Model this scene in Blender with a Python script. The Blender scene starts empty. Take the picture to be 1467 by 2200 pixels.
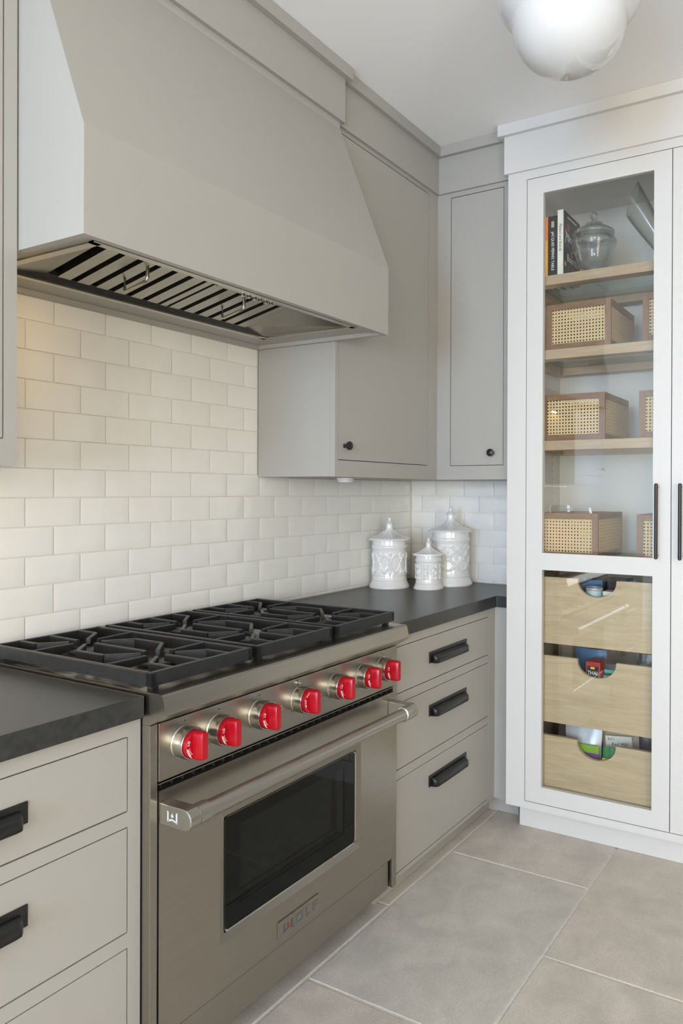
import bpy, bmesh, math, random
from mathutils import Vector, Matrix

scene = bpy.context.scene
COL = scene.collection
random.seed(7)
PI = math.pi

# ------------------------------------------------------------------ camera
F_PX, U0, V0, YAW, PITCH, ROLL = 1569.41, 994.47, 1061.55, 0.4975, -0.00347, 0.00376
CAM = Vector((-3.0234, -1.9325, 1.337))
def cam_axes():
    c, s = math.cos(YAW), math.sin(YAW)
    F = Vector((c, s, 0)); R = Vector((s, -c, 0)); U = Vector((0, 0, 1))
    F2 = F*math.cos(PITCH) + U*math.sin(PITCH); U2 = U*math.cos(PITCH) - F*math.sin(PITCH)
    R3 = R*math.cos(ROLL) + U2*math.sin(ROLL); U3 = U2*math.cos(ROLL) - R*math.sin(ROLL)
    return R3, U3, F2
R3, U3, F3 = cam_axes()
cd = bpy.data.cameras.new('camera'); cam = bpy.data.objects.new('camera', cd); COL.objects.link(cam)
cd.sensor_fit = 'VERTICAL'; cd.sensor_height = 36.0; cd.sensor_width = 24.0
cd.lens = F_PX/2200*36; cd.shift_x = (733.5-U0)/2200; cd.shift_y = (V0-1100)/2200
cd.clip_start = 0.02
M = Matrix.Identity(4)
for i in range(3):
    M[i][0], M[i][1], M[i][2], M[i][3] = R3[i], U3[i], -F3[i], CAM[i]
cam.matrix_world = M
scene.camera = cam

# ------------------------------------------------------------------ world, daylight, exposure
w = bpy.data.worlds.new('world'); scene.world = w; w.use_nodes = True
w.node_tree.nodes['Background'].inputs[0].default_value = (0.75, 0.85, 1.0, 1)
w.node_tree.nodes['Background'].inputs[1].default_value = 1.0
scene.view_settings.view_transform = 'Standard'
scene.view_settings.look = 'None'
scene.view_settings.gamma = 1.0
scene.view_settings.use_curve_mapping = False
scene.view_settings.exposure = 0.33
scene.cycles.use_denoising = True
scene.cycles.max_bounces = 14
scene.cycles.diffuse_bounces = 6
scene.cycles.transparent_max_bounces = 24
scene.cycles.caustics_reflective = False
scene.cycles.caustics_refractive = False
scene.cycles.sample_clamp_indirect = 6.0

def area(name, loc, direction, sx, sy, power, color):
    l = bpy.data.lights.new(name, 'AREA'); l.shape = 'RECTANGLE'; l.size = sx; l.size_y = sy
    l.energy = power; l.color = color
    o = bpy.data.objects.new(name, l); COL.objects.link(o); o.location = loc
    o.rotation_euler = Vector(direction).to_track_quat('-Z', 'Z').to_euler()
    return o
ROOM_X0, ROOM_X1, ROOM_Y0, CEIL = -7.2, 0.16, -4.6, 2.777
# daylight coming in through the window openings of the two walls behind the camera
area('daylight_west', (ROOM_X0+0.02, -1.65, 1.55), (1, 0, 0), 1.9, 1.5, 160, (0.50, 0.69, 1.0))
area('daylight_west_far', (ROOM_X0+0.02, -3.70, 1.55), (1, 0, 0), 1.4, 1.5, 105, (1.0, 0.94, 0.85))
area('daylight_south', (-4.4, ROOM_Y0+0.02, 1.5), (0, 1, 0), 1.6, 1.7, 70, (1.0, 0.91, 0.77))

# ------------------------------------------------------------------ materials
MATS = {}
def nodes_of(m):
    return m.node_tree.nodes, m.node_tree.links
def mat(name, col, rough=0.5, metal=0.0, var=0.03, nscale=8.0, bump=0.0, bscale=200.0, stretch=(1, 1, 1), coat=0.0, rvar=0.0, spec=0.5):
    """principled material with a soft noise variation of colour (and roughness / fine bump)"""
    m = bpy.data.materials.new(name); m.use_nodes = True
    n, l = nodes_of(m); p = n['Principled BSDF']
    p.inputs['Metallic'].default_value = metal; p.inputs['Roughness'].default_value = rough
    p.inputs['Specular IOR Level'].default_value = spec
    p.inputs['Coat Weight'].default_value = coat
    tc = n.new('ShaderNodeTexCoord'); mp = n.new('ShaderNodeMapping'); mp.inputs['Scale'].default_value = stretch
    l.new(tc.outputs['Object'], mp.inputs[0])
    nz = n.new('ShaderNodeTexNoise'); nz.inputs['Scale'].default_value = nscale; nz.inputs['Detail'].default_value = 4
    l.new(mp.outputs[0], nz.inputs['Vector'])
    rp = n.new('ShaderNodeValToRGB')
    rp.color_ramp.elements[0].position = 0.3; rp.color_ramp.elements[1].position = 0.7
    rp.color_ramp.elements[0].color = (*[max(0, c*(1-var)) for c in col], 1)
    rp.color_ramp.elements[1].color = (*[c*(1+var) for c in col], 1)
    l.new(nz.outputs[0], rp.inputs[0]); l.new(rp.outputs[0], p.inputs['Base Color'])
    if rvar:
        mr = n.new('ShaderNodeMapRange'); mr.inputs['To Min'].default_value = rough-rvar; mr.inputs['To Max'].default_value = rough+rvar
        l.new(nz.outputs[0], mr.inputs[0]); l.new(mr.outputs[0], p.inputs['Roughness'])
    if bump:
        nb = n.new('ShaderNodeTexNoise'); nb.inputs['Scale'].default_value = bscale; nb.inputs['Detail'].default_value = 3
        l.new(mp.outputs[0], nb.inputs['Vector'])
        b = n.new('ShaderNodeBump'); b.inputs['Strength'].default_value = bump; b.inputs['Distance'].default_value = 0.002
        l.new(nb.outputs[0], b.inputs['Height']); l.new(b.outputs[0], p.inputs['Normal'])
    MATS[name] = m
    return m

paint   = mat('grey_cabinet_paint', (0.366, 0.352, 0.318), 0.42, var=0.012, nscale=3, bump=0.03, bscale=500)
white   = mat('white_cabinet_paint', (0.63, 0.615, 0.58), 0.42, var=0.01, nscale=3, bump=0.03, bscale=500)
ceilm   = mat('ceiling_paint', (0.87, 0.865, 0.855), 0.8, var=0.01, nscale=2)
wallm   = mat('wall_paint', (0.30, 0.29, 0.27), 0.8, var=0.01, nscale=2)
grout   = mat('tile_grout', (0.74, 0.72, 0.65), 0.85, var=0.05, nscale=30)
glaze   = mat('ivory_glaze', (0.80, 0.79, 0.735), 0.10, var=0.02, nscale=9, bump=0.35, bscale=14, spec=0.5)
stonec  = mat('black_stone', (0.030, 0.031, 0.029), 0.32, var=0.3, nscale=60, bump=0.06, bscale=600, rvar=0.05)
steel   = mat('brushed_steel', (0.385, 0.36, 0.31), 0.29, 1.0, var=0.03, nscale=5, bump=0.012, bscale=40, stretch=(0.6, 30, 30), rvar=0.03)
steelp  = mat('polished_steel', (0.50, 0.48, 0.43), 0.24, 1.0, var=0.03, nscale=12)
satin   = mat('satin_steel', (0.46, 0.44, 0.39), 0.34, 1.0, var=0.01, nscale=4)
steeld  = mat('liner_steel', (0.30, 0.29, 0.255), 0.25, 1.0, var=0.06, nscale=14, stretch=(4, 1, 1))
slatm   = mat('baffle_steel', (0.44, 0.43, 0.385), 0.3, 1.0, var=0.04, nscale=12)
blackm  = mat('black_void', (0.006, 0.006, 0.006), 0.6, var=0.1)
iron    = mat('cast_iron', (0.016, 0.017, 0.018), 0.38, var=0.2, nscale=40, bump=0.25, bscale=260)
burnm   = mat('burner_metal', (0.07, 0.067, 0.062), 0.4, 0.7, var=0.2, nscale=30)
redm    = mat('red_knob', (0.37, 0.002, 0.009), 0.26, var=0.04, nscale=10, spec=0.5)
wprint  = mat('white_print', (0.85, 0.85, 0.83), 0.5, var=0.01)
blackhw = mat('black_hardware', (0.010, 0.0105, 0.010), 0.36, var=0.15, nscale=30)
ceram   = mat('white_ceramic', (0.73, 0.72, 0.69), 0.12, var=0.015, nscale=6, coat=0.3)
opal    = mat('opal_glass', (0.66, 0.66, 0.65), 0.06, var=0.005, coat=0.3)
brass   = mat('fitter_metal', (0.25, 0.24, 0.22), 0.3, 1.0)
plastic = mat('white_plastic', (0.80, 0.80, 0.79), 0.35, var=0.01)
ovenin  = mat('oven_enamel', (0.30, 0.31, 0.30), 0.3, var=0.15, nscale=40)
flame   = mat('red_enamel', (0.42, 0.02, 0.012), 0.3, var=0.02)
silverm = mat('silver_enamel', (0.55, 0.55, 0.54), 0.35, var=0.02)
greyprint = mat('grey_letters', (0.22, 0.23, 0.26), 0.3, 0.8, var=0.03)

def wood(name, c1, c2, axis='y', scale=1.0, rough=0.5):
    m = bpy.data.materials.new(name); m.use_nodes = True
    n, l = nodes_of(m); p = n['Principled BSDF']; p.inputs['Roughness'].default_value = rough
    tc = n.new('ShaderNodeTexCoord'); mp = n.new('ShaderNodeMapping')
    st = {'y': (14, 1.3, 14), 'x': (1.3, 14, 14), 'z': (14, 14, 1.3)}[axis]
    mp.inputs['Scale'].default_value = [s*scale for s in st]
    l.new(tc.outputs['Object'], mp.inputs[0])
    nz = n.new('ShaderNodeTexNoise'); nz.inputs['Scale'].default_value = 2.2; nz.inputs['Detail'].default_value = 6; nz.inputs['Distortion'].default_value = 1.2
    l.new(mp.outputs[0], nz.inputs['Vector'])
    wv = n.new('ShaderNodeTexNoise'); wv.inputs['Scale'].default_value = 14; wv.inputs['Detail'].default_value = 2
    l.new(mp.outputs[0], wv.inputs['Vector'])
    ad = n.new('ShaderNodeMath'); ad.operation = 'MULTIPLY_ADD'; ad.inputs[1].default_value = 0.35
    l.new(wv.outputs[0], ad.inputs[0]); l.new(nz.outputs[0], ad.inputs[2])
    rp = n.new('ShaderNodeValToRGB'); rp.color_ramp.elements[0].position = 0.42; rp.color_ramp.elements[1].position = 0.92
    rp.color_ramp.elements[0].color = (*c1, 1); rp.color_ramp.elements[1].color = (*c2, 1)
    l.new(ad.outputs[0], rp.inputs[0]); l.new(rp.outputs[0], p.inputs['Base Color'])
    b = n.new('ShaderNodeBump'); b.inputs['Strength'].default_value = 0.12; b.inputs['Distance'].default_value = 0.001
    l.new(ad.outputs[0], b.inputs['Height']); l.new(b.outputs[0], p.inputs['Normal'])
    return m
oak_drawer = wood('oak_drawer_front', (0.61, 0.475, 0.30), (0.45, 0.34, 0.205), 'y', 1.0, 0.45)
oak_shelf  = wood('oak_shelf', (0.52, 0.39, 0.255), (0.36, 0.26, 0.165), 'y', 0.8, 0.5)
walnut_y   = wood('walnut_basket', (0.30, 0.165, 0.088), (0.15, 0.076, 0.038), 'y', 1.6, 0.5)
walnut_z   = wood('walnut_basket_upright', (0.30, 0.165, 0.088), (0.15, 0.076, 0.038), 'z', 1.6, 0.5)
walnut_x   = wood('walnut_basket_side', (0.30, 0.165, 0.088), (0.15, 0.076, 0.038), 'x', 1.6, 0.5)

def thin_glass(name, tint=(0.97, 0.98, 0.975), ior=1.45, rough=0.0, edge=None, boost=1.0):
    m = bpy.data.materials.new(name); m.use_nodes = True
    n, l = nodes_of(m); n.remove(n['Principled BSDF'])
    out = n['Material Output']
    tr = n.new('ShaderNodeBsdfTransparent'); tr.inputs[0].default_value = (*tint, 1)
    gl = n.new('ShaderNodeBsdfGlossy'); gl.inputs['Roughness'].default_value = rough
    lw0 = n.new('ShaderNodeLayerWeight'); lw0.inputs[0].default_value = 0.5
    pw = n.new('ShaderNodeMath'); pw.operation = 'POWER'; pw.inputs[1].default_value = 5.0
    r0 = ((ior-1)/(ior+1))**2*boost
    ma = n.new('ShaderNodeMath'); ma.operation = 'MULTIPLY_ADD'; ma.inputs[1].default_value = 1-r0; ma.inputs[2].default_value = r0; ma.use_clamp = True
    mx = n.new('ShaderNodeMixShader')
    l.new(lw0.outputs['Facing'], pw.inputs[0]); l.new(pw.outputs[0], ma.inputs[0]); l.new(ma.outputs[0], mx.inputs[0])
    if edge:
        lw = n.new('ShaderNodeLayerWeight'); lw.inputs[0].default_value = 0.5
        pe = n.new('ShaderNodeMath'); pe.operation = 'POWER'; pe.inputs[1].default_value = 3.0; l.new(lw.outputs['Facing'], pe.inputs[0])
        mc = n.new('ShaderNodeMix'); mc.data_type = 'RGBA'
        mc.inputs['A'].default_value = (*tint, 1); mc.inputs['B'].default_value = (*edge, 1)
        l.new(pe.outputs[0], mc.inputs['Factor']); l.new(mc.outputs['Result'], tr.inputs[0])
    l.new(tr.outputs[0], mx.inputs[1]); l.new(gl.outputs[0], mx.inputs[2]); l.new(mx.outputs[0], out.inputs[0])
    return m
pane_glass = thin_glass('door_glass', (0.965, 0.975, 0.965), 1.5, boost=1.15)
shelf_glass = thin_glass('shelf_glass', (0.82, 0.88, 0.86), 1.5)
jar_glass = thin_glass('jar_glass', (0.975, 0.98, 0.975), 1.45, 0.02, edge=(0.26, 0.27, 0.27), boost=1.3)
oven_glass = thin_glass('oven_window_glass', (0.42, 0.44, 0.43), 1.4, 0.02)
oven_black = mat('oven_black_glass', (0.003, 0.004, 0.0035), 0.03, var=0.1, spec=0.22)

def floor_stone():
    m = bpy.data.materials.new('limestone'); m.use_nodes = True
    n, l = nodes_of(m); p = n['Principled BSDF']; p.inputs['Roughness'].default_value = 0.48
    tc = n.new('ShaderNodeTexCoord'); oi = n.new('ShaderNodeObjectInfo')
    ad = n.new('ShaderNodeVectorMath'); ad.operation = 'ADD'
    sc = n.new('ShaderNodeVectorMath'); sc.operation = 'SCALE'; sc.inputs['Scale'].default_value = 40
    cb = n.new('ShaderNodeCombineXYZ'); l.new(oi.outputs['Random'], cb.inputs[0]); l.new(oi.outputs['Random'], cb.inputs[1])
    l.new(cb.outputs[0], sc.inputs[0]); l.new(tc.outputs['Object'], ad.inputs[0]); l.new(sc.outputs[0], ad.inputs[1])
    n1 = n.new('ShaderNodeTexNoise'); n1.inputs['Scale'].default_value = 9.0; n1.inputs['Detail'].default_value = 8; n1.inputs['Distortion'].default_value = 0.6
    l.new(ad.outputs[0], n1.inputs['Vector'])
    n2 = n.new('ShaderNodeTexNoise'); n2.inputs['Scale'].default_value = 300; n2.inputs['Detail'].default_value = 6; n2.inputs['Roughness'].default_value = 0.7
    l.new(ad.outputs[0], n2.inputs['Vector'])
    r1 = n.new('ShaderNodeValToRGB'); e = r1.color_ramp.elements
    e[0].position = 0.30; e[0].color = (0.48, 0.460, 0.42, 1); e[1].position = 0.72; e[1].color = (0.62, 0.585, 0.535, 1)
    l.new(n1.outputs[0], r1.inputs[0])
    r2 = n.new('ShaderNodeValToRGB'); e = r2.color_ramp.elements
    e[0].position = 0.35; e[0].color = (0.86, 0.85, 0.83, 1); e[1].position = 0.66; e[1].color = (1.13, 1.12, 1.10, 1)
    l.new(n2.outputs[0], r2.inputs[0])
    mx = n.new('ShaderNodeMix'); mx.data_type = 'RGBA'; mx.blend_type = 'MULTIPLY'; mx.inputs['Factor'].default_value = 1
    l.new(r1.outputs[0], mx.inputs['A']); l.new(r2.outputs[0], mx.inputs['B'])
    mv = n.new('ShaderNodeMix'); mv.data_type = 'RGBA'; mv.blend_type = 'MULTIPLY'; mv.inputs['Factor'].default_value = 1
    rr = n.new('ShaderNodeValToRGB'); e = rr.color_ramp.elements
    e[0].color = (1.0, 0.995, 0.975, 1); e[1].color = (1.06, 1.0, 0.945, 1)
    l.new(oi.outputs['Random'], rr.inputs[0]); l.new(mx.outputs['Result'], mv.inputs['A']); l.new(rr.outputs[0], mv.inputs['B'])
    l.new(mv.outputs['Result'], p.inputs['Base Color'])
    b = n.new('ShaderNodeBump'); b.inputs['Strength'].default_value = 0.12; b.inputs['Distance'].default_value = 0.002
    l.new(n2.outputs[0], b.inputs['Height']); l.new(b.outputs[0], p.inputs['Normal'])
    return m
limestone = floor_stone()
fgrout = mat('floor_grout', (0.68, 0.65, 0.58), 0.9, var=0.08, nscale=60)

def cane(name, u, v, pitch=0.0125):
    """woven cane webbing: round see-through holes on a grid between straw strands (u, v = object axes of the panel)"""
    m = bpy.data.materials.new(name); m.use_nodes = True
    n, l = nodes_of(m); p = n['Principled BSDF']; p.inputs['Roughness'].default_value = 0.55
    tc = n.new('ShaderNodeTexCoord'); sp = n.new('ShaderNodeSeparateXYZ'); l.new(tc.outputs['Object'], sp.inputs[0])
    def math_(op, a, b=None, v=None):
        q = n.new('ShaderNodeMath'); q.operation = op
        l.new(a, q.inputs[0])
        if b is not None: l.new(b, q.inputs[1])
        if v is not None: q.inputs[1].default_value = v
        return q.outputs[0]
    fr = []
    for ax in (u, v):
        t = math_('MULTIPLY', sp.outputs[ax], v=1/pitch); t = math_('ADD', t, v=100.25); t = math_('FRACT', t); t = math_('SUBTRACT', t, v=0.5); fr.append(t)
    d2 = math_('ADD', math_('MULTIPLY', fr[0], fr[0]), math_('MULTIPLY', fr[1], fr[1]))
    d = math_('SQRT', d2)
    hole = math_('LESS_THAN', d, v=0.285)
    a0 = math_('ABSOLUTE', fr[0]); a1 = math_('ABSOLUTE', fr[1])
    dg = math_('ABSOLUTE', math_('SUBTRACT', math_('ADD', a0, a1), v=0.62))
    gap = math_('MINIMUM', dg, math_('MINIMUM', math_('ABSOLUTE', math_('SUBTRACT', a0, v=0.40)), math_('ABSOLUTE', math_('SUBTRACT', a1, v=0.40))))
    rp = n.new('ShaderNodeValToRGB'); e = rp.color_ramp.elements
    e[0].position = 0.0; e[0].color = (0.40, 0.27, 0.12, 1); e[1].position = 0.05; e[1].color = (0.80, 0.60, 0.33, 1)
    l.new(gap, rp.inputs[0]); l.new(rp.outputs[0], p.inputs['Base Color'])
    tr = n.new('ShaderNodeBsdfTransparent'); mx = n.new('ShaderNodeMixShader')
    l.new(hole, mx.inputs[0]); l.new(p.outputs[0], mx.inputs[1]); l.new(tr.outputs[0], mx.inputs[2])
    l.new(mx.outputs[0], n['Material Output'].inputs[0])
    return m
cane_front = cane('cane_webbing_front', 1, 2)
cane_side = cane('cane_webbing_side', 0, 2)

# ------------------------------------------------------------------ mesh helpers
WLOC = {}
class MB:
    def __init__(s): s.v = []; s.f = []; s.sm = []
    def add(s, vs, fs, smooth=False):
        o = len(s.v); s.v += [tuple(v) for v in vs]
        for f in fs: s.f.append([o+i for i in f]); s.sm.append(smooth)
    def box(s, x0, x1, y0, y1, z0, z1, bev=0.0):
        if x0 > x1: x0, x1 = x1, x0
        if y0 > y1: y0, y1 = y1, y0
        if z0 > z1: z0, z1 = z1, z0
        if bev <= 0:
            vs = [(x, y, z) for z in (z0, z1) for y in (y0, y1) for x in (x0, x1)]
            s.add(vs, [(0, 2, 3, 1), (4, 5, 7, 6), (0, 1, 5, 4), (2, 6, 7, 3), (0, 4, 6, 2), (1, 3, 7, 5)]); return s
        bm = bmesh.new(); bmesh.ops.create_cube(bm, size=1)
        for v in bm.verts:
            v.co = Vector(((x0+x1)/2+v.co.x*(x1-x0), (y0+y1)/2+v.co.y*(y1-y0), (z0+z1)/2+v.co.z*(z1-z0)))
        bmesh.ops.bevel(bm, geom=bm.edges[:], offset=min(bev, (x1-x0)*.45, (y1-y0)*.45, (z1-z0)*.45), segments=2, affect='EDGES', profile=0.6)
        s.bm(bm); return s
    def bm(s, bm, smooth=False):
        bm.verts.index_update()
        s.add([v.co[:] for v in bm.verts], [[v.index for v in f.verts] for f in bm.faces], smooth); bm.free()
    def prism(s, poly, axis, a, b, smooth=False):
        """poly: 2-D outline in the two other axes (cyclic order x,y,z), extruded from a to b along axis"""
        n = len(poly)
        def pt(p, t):
            return {'x': (t, p[0], p[1]), 'y': (p[0], t, p[1]), 'z': (p[0], p[1], t)}[axis]
        vs = [pt(p, a) for p in poly]+[pt(p, b) for p in poly]
        s.add(vs, [list(range(n))[::-1], list(range(n, 2*n))])
        s.add(vs, [(i, (i+1) % n, n+(i+1) % n, n+i) for i in range(n)], smooth)
        return s
    def lathe(s, prof, c, seg=40, axis='z', cap=True, smooth=True, rmod=None, dirn=1):
        """prof: list of (radius, height) ; axis direction through c"""
        vs = []; fs = []
        for r, h in prof:
            for k in range(seg):
                t = 2*PI*k/seg; rr = r+(rmod(t, h, r) if rmod else 0)
                a, b = rr*math.cos(t), rr*math.sin(t)
                vs.append({'z': (c[0]+a, c[1]+b, c[2]+h), 'y': (c[0]+a, c[1]+dirn*h, c[2]+b), 'x': (c[0]+dirn*h, c[1]+a, c[2]+b)}[axis])
        for i in range(len(prof)-1):
            for k in range(seg):
                k2 = (k+1) % seg
                fs.append((i*seg+k, i*seg+k2, (i+1)*seg+k2, (i+1)*seg+k))
        s.add(vs, fs, smooth)
        if cap:
            n = len(prof)-1
            s.add(vs[:seg], [list(range(seg))[::-1]]); s.add(vs[n*seg:], [list(range(seg))])
        return s
    def tube(s, pts, r, seg=10, cap=True):
        pts = [Vector(p) for p in pts]; rings = []
        for i, p in enumerate(pts):
            d = (pts[min(i+1, len(pts)-1)]-pts[max(i-1, 0)]).normalized()
            u = d.cross(Vector((0, 0, 1)))
            if u.length < 1e-3: u = d.cross(Vector((0, 1, 0)))
            u.normalize(); v = u.cross(d)
            rr = r[i] if isinstance(r, (list, tuple)) else r
            rings.append([p+u*rr*math.cos(2*PI*k/seg)+v*rr*math.sin(2*PI*k/seg) for k in range(seg)])
        vs = [q for g in rings for q in g]
        s.add(vs, [(i*seg+k, i*seg+(k+1) % seg, (i+1)*seg+(k+1) % seg, (i+1)*seg+k) for i in range(len(pts)-1) for k in range(seg)], True)
        if cap:
            s.add(rings[0], [list(range(seg))]); s.add(rings[-1], [list(range(seg))[::-1]])
        return s
    def bar(s, p, q, wdt, z0, z1, z0b=None, z1b=None):
        """horizontal bar from p to q (x,y), rectangular section"""
        p = Vector(p); q = Vector(q); d = (q-p).normalized(); nrm = Vector((-d.y, d.x))*wdt/2
        z0b = z0 if z0b is None else z0b; z1b = z1 if z1b is None else z1b
        ch = 0.0022
        vs = []
        for c, a, b in ((p, z0, z1), (q, z0b, z1b)):
            vs += [(c.x-nrm.x, c.y-nrm.y, a), (c.x+nrm.x, c.y+nrm.y, a), (c.x+nrm.x, c.y+nrm.y, b-ch), (c.x+nrm.x*.6, c.y+nrm.y*.6, b), (c.x-nrm.x*.6, c.y-nrm.y*.6, b), (c.x-nrm.x, c.y-nrm.y, b-ch)]
        n = 6
        s.add(vs, [list(range(n)), list(range(n, 2*n))[::-1]]+[(i, i+n, (i+1) % n+n, (i+1) % n) for i in range(n)])
        return s
    def build(s, name, material, parent=None, origin=None):
        me = bpy.data.meshes.new(name)
        if origin is None:
            lo = [min(v[i] for v in s.v) for i in range(3)]; hi = [max(v[i] for v in s.v) for i in range(3)]
            origin = Vector([(lo[i]+hi[i])/2 for i in range(3)])
        origin = Vector(origin)
        me.from_pydata([Vector(v)-origin for v in s.v], [], s.f); me.update()
        bm = bmesh.new(); bm.from_mesh(me); bmesh.ops.remove_doubles(bm, verts=bm.verts[:], dist=1e-6); bmesh.ops.recalc_face_normals(bm, faces=bm.faces[:]); bm.to_mesh(me); bm.free()
        if any(s.sm):
            for poly in me.polygons: poly.use_smooth = True
            me.set_sharp_from_angle(angle=math.radians(38))
        return place(name, me, material, parent, origin)
def place(name, me, material, parent, origin):
    if material and not me.materials: me.materials.append(material)
    o = bpy.data.objects.new(name, me); COL.objects.link(o)
    o.location = Vector(origin)-(WLOC[parent] if parent else Vector((0, 0, 0)))
    if parent: o.parent = parent
    WLOC[o] = Vector(origin)
    return o
def B(name, material, parent, *d, bev=0.0):
    return MB().box(*d, bev=bev).build(name, material, parent)
def tag(o, label, cat, group=None):
    o['label'] = label; o['category'] = cat
    if group: o['group'] = group
    return o
def thing(name, loc, label, cat, group=None):
    o = bpy.data.objects.new(name, None); COL.objects.link(o); o.location = loc; o.empty_display_size = 0.05
    WLOC[o] = Vector(loc)
    return tag(o, label, cat, group)
def struct(o):
    o['kind'] = 'structure'; return o
def plabel(o, t):
    o['label'] = t; return o
def text(name, body, size, loc, right, up, material, parent, xscale=1.0, extrude=0.0002, align='CENTER', font_shear=0.0):
    cu = bpy.data.curves.new(name, 'FONT'); cu.body = body; cu.size = size; cu.align_x = align; cu.align_y = 'CENTER'
    cu.extrude = extrude; cu.resolution_u = 2; cu.shear = font_shear
    t = bpy.data.objects.new('tmp', cu); COL.objects.link(t)
    dg = bpy.context.evaluated_depsgraph_get()
    me = bpy.data.meshes.new_from_object(t.evaluated_get(dg))
    bpy.data.objects.remove(t); bpy.data.curves.remove(cu)
    right = Vector(right).normalized(); up = Vector(up).normalized(); nrm = right.cross(up)
    for v in me.vertices:
        c = v.co.copy(); v.co = right*c.x*xscale + up*c.y + nrm*c.z
    me.materials.clear(); me.update()
    return place(name, me, material, parent, loc)

# ------------------------------------------------------------------ room shell
PX, PZ = 0.15509, 0.0782
TX0, TZ0, TY0 = -1.8076, 1.3165, -0.1446
floor = struct(B('floor', fgrout, None, ROOM_X0-.1, ROOM_X1, ROOM_Y0-.1, 0.1, -0.08, -0.004))
struct(B('ceiling', ceilm, None, ROOM_X0-.1, ROOM_X1+.1, ROOM_Y0-.1, 0.1, CEIL, CEIL+0.1))
wall_back = struct(B('wall_back', grout, None, ROOM_X0-.1, 0.16, 0.0, 0.12, 0, CEIL))
wall_end = struct(B('wall_end', grout, None, 0.0, 0.16, -0.7, 0.0, 0, CEIL))
struct(B('wall_right', wallm, None, 0.16, 0.28, ROOM_Y0-.1, 0.1, 0, CEIL))
# wall with window openings
def window_wall(name, axis, pos, a0, a1, opens, zlo, zhi, wname):
    mb = MB(); th = 0.14; q0, q1 = (pos-th, pos)
    def bx(x0, x1, z0, z1):
        if axis == 'x': mb.box(q0, q1, x0, x1, z0, z1)
        else: mb.box(x0, x1, q0, q1, z0, z1)
    bx(a0, a1, 0, zlo); bx(a0, a1, zhi, CEIL)
    edges = [a0]+[e for o in opens for e in o]+[a1]
    for i in range(0, len(edges), 2): bx(edges[i], edges[i+1], zlo, zhi)
    struct(mb.build(name, wallm))
    for o0, o1 in opens:
        f = MB(); wd = 0.05
        def fb(x0, x1, z0, z1):
            if axis == 'x': f.box(pos-.09, pos+.012, x0, x1, z0, z1)
            else: f.box(x0, x1, pos-.09, pos+.012, z0, z1)
        fb(o0-.05, o0+.02, zlo-.05, zhi+.05); fb(o1-.02, o1+.05, zlo-.05, zhi+.05)
        fb(o0+.02, o1-.02, zlo-.05, zlo+.02); fb(o0+.02, o1-.02, zhi-.02, zhi+.05)
        m = (o0+o1)/2; fb(m-.025, m+.025, zlo+.02, zhi-.02)
        struct(f.build(wname.pop(0), white))
window_wall('wall_left', 'x', ROOM_X0, ROOM_Y0-.1, 0.0, [(-4.4, -3.0), (-2.6, -0.7)], 0.8, 2.3, ['window_1', 'window_2'])
window_wall('wall_front', 'y', ROOM_Y0, ROOM_X0-.1, ROOM_X1, [(-5.2, -3.6)], 0.65, 2.35, ['window_3'])

# floor flagstones, each a child of the floor
def flag(x0, x1, y0, y1):
    g = 0.0052
    o = MB().box(x0+g, x1-g, y0+g, y1-g, -0.004, random.uniform(-0.0003, 0.0006), bev=0.003).build('flagstone', limestone, floor)
FL, FW = 0.8048, 0.53
bands = [(-0.605+FW*(1-k), -0.605-FW*(k-0)) for k in range(0, 9)]
for k in range(-1, 8):
    y1 = -0.605-FW*k; y0 = y1-FW
    off = -0.663 if k % 2 == 0 else -1.0685
    x = off+FL*2
    while x-FL > ROOM_X0:
        a, b = max(x-FL, ROOM_X0), min(x, ROOM_X1)
        if b-a > 0.03: flag(a, b, max(y0, ROOM_Y0), min(y1, 0.0))
        x -= FL

# glazed wall tiles, each a child of its wall
def tile_mesh(wd, ht, axis):
    g = 0.0016; th = 0.0050; nx, nz = 4, 3; mb = MB()
    xs = [-(wd/2-g), -(wd/2-g-.0045)]+[(-.5+i/(nx))*(wd-2*g-.006) for i in range(1, nx)]+[(wd/2-g-.0045), (wd/2-g)]
    zs = [-(ht/2-g), -(ht/2-g-.0045)]+[(-.5+i/(nz))*(ht-2*g-.006) for i in range(1, nz)]+[(ht/2-g-.0045), (ht/2-g)]
    vs = []
    for j, z in enumerate(zs):
        for i, x in enumerate(xs):
            e = 0.90 if (i in (0, len(xs)-1) or j in (0, len(zs)-1)) else 1.0
            t = th*e+(0.0005*math.cos(PI*x/wd)*math.cos(PI*z/ht))
            vs.append((x, -t, z) if axis == 'y' else (-t, x, z))
    n = len(xs)
    mb.add(vs, [(j*n+i, j*n+i+1, (j+1)*n+i+1, (j+1)*n+i) for j in range(len(zs)-1) for i in range(n-1)], True)
    rim = [i for i in range(n)]+[j*n+n-1 for j in range(1, len(zs))]+[(len(zs)-1)*n+i for i in range(n-2, -1, -1)]+[j*n for j in range(len(zs)-2, 0, -1)]
    bk = [((vs[k][0], 0.002, vs[k][2]) if axis == 'y' else (0.002, vs[k][1], vs[k][2])) for k in rim]
    fr = [vs[k] for k in rim]; m = len(rim)
    mb.add(fr+bk, [(i, (i+1) % m, m+(i+1) % m, m+i) for i in range(m)])
    me_o = mb.build('tile', glaze, None, (0, 0, 0)); me = me_o.data; bpy.data.objects.remove(me_o)
    return me
TM = {}
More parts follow.
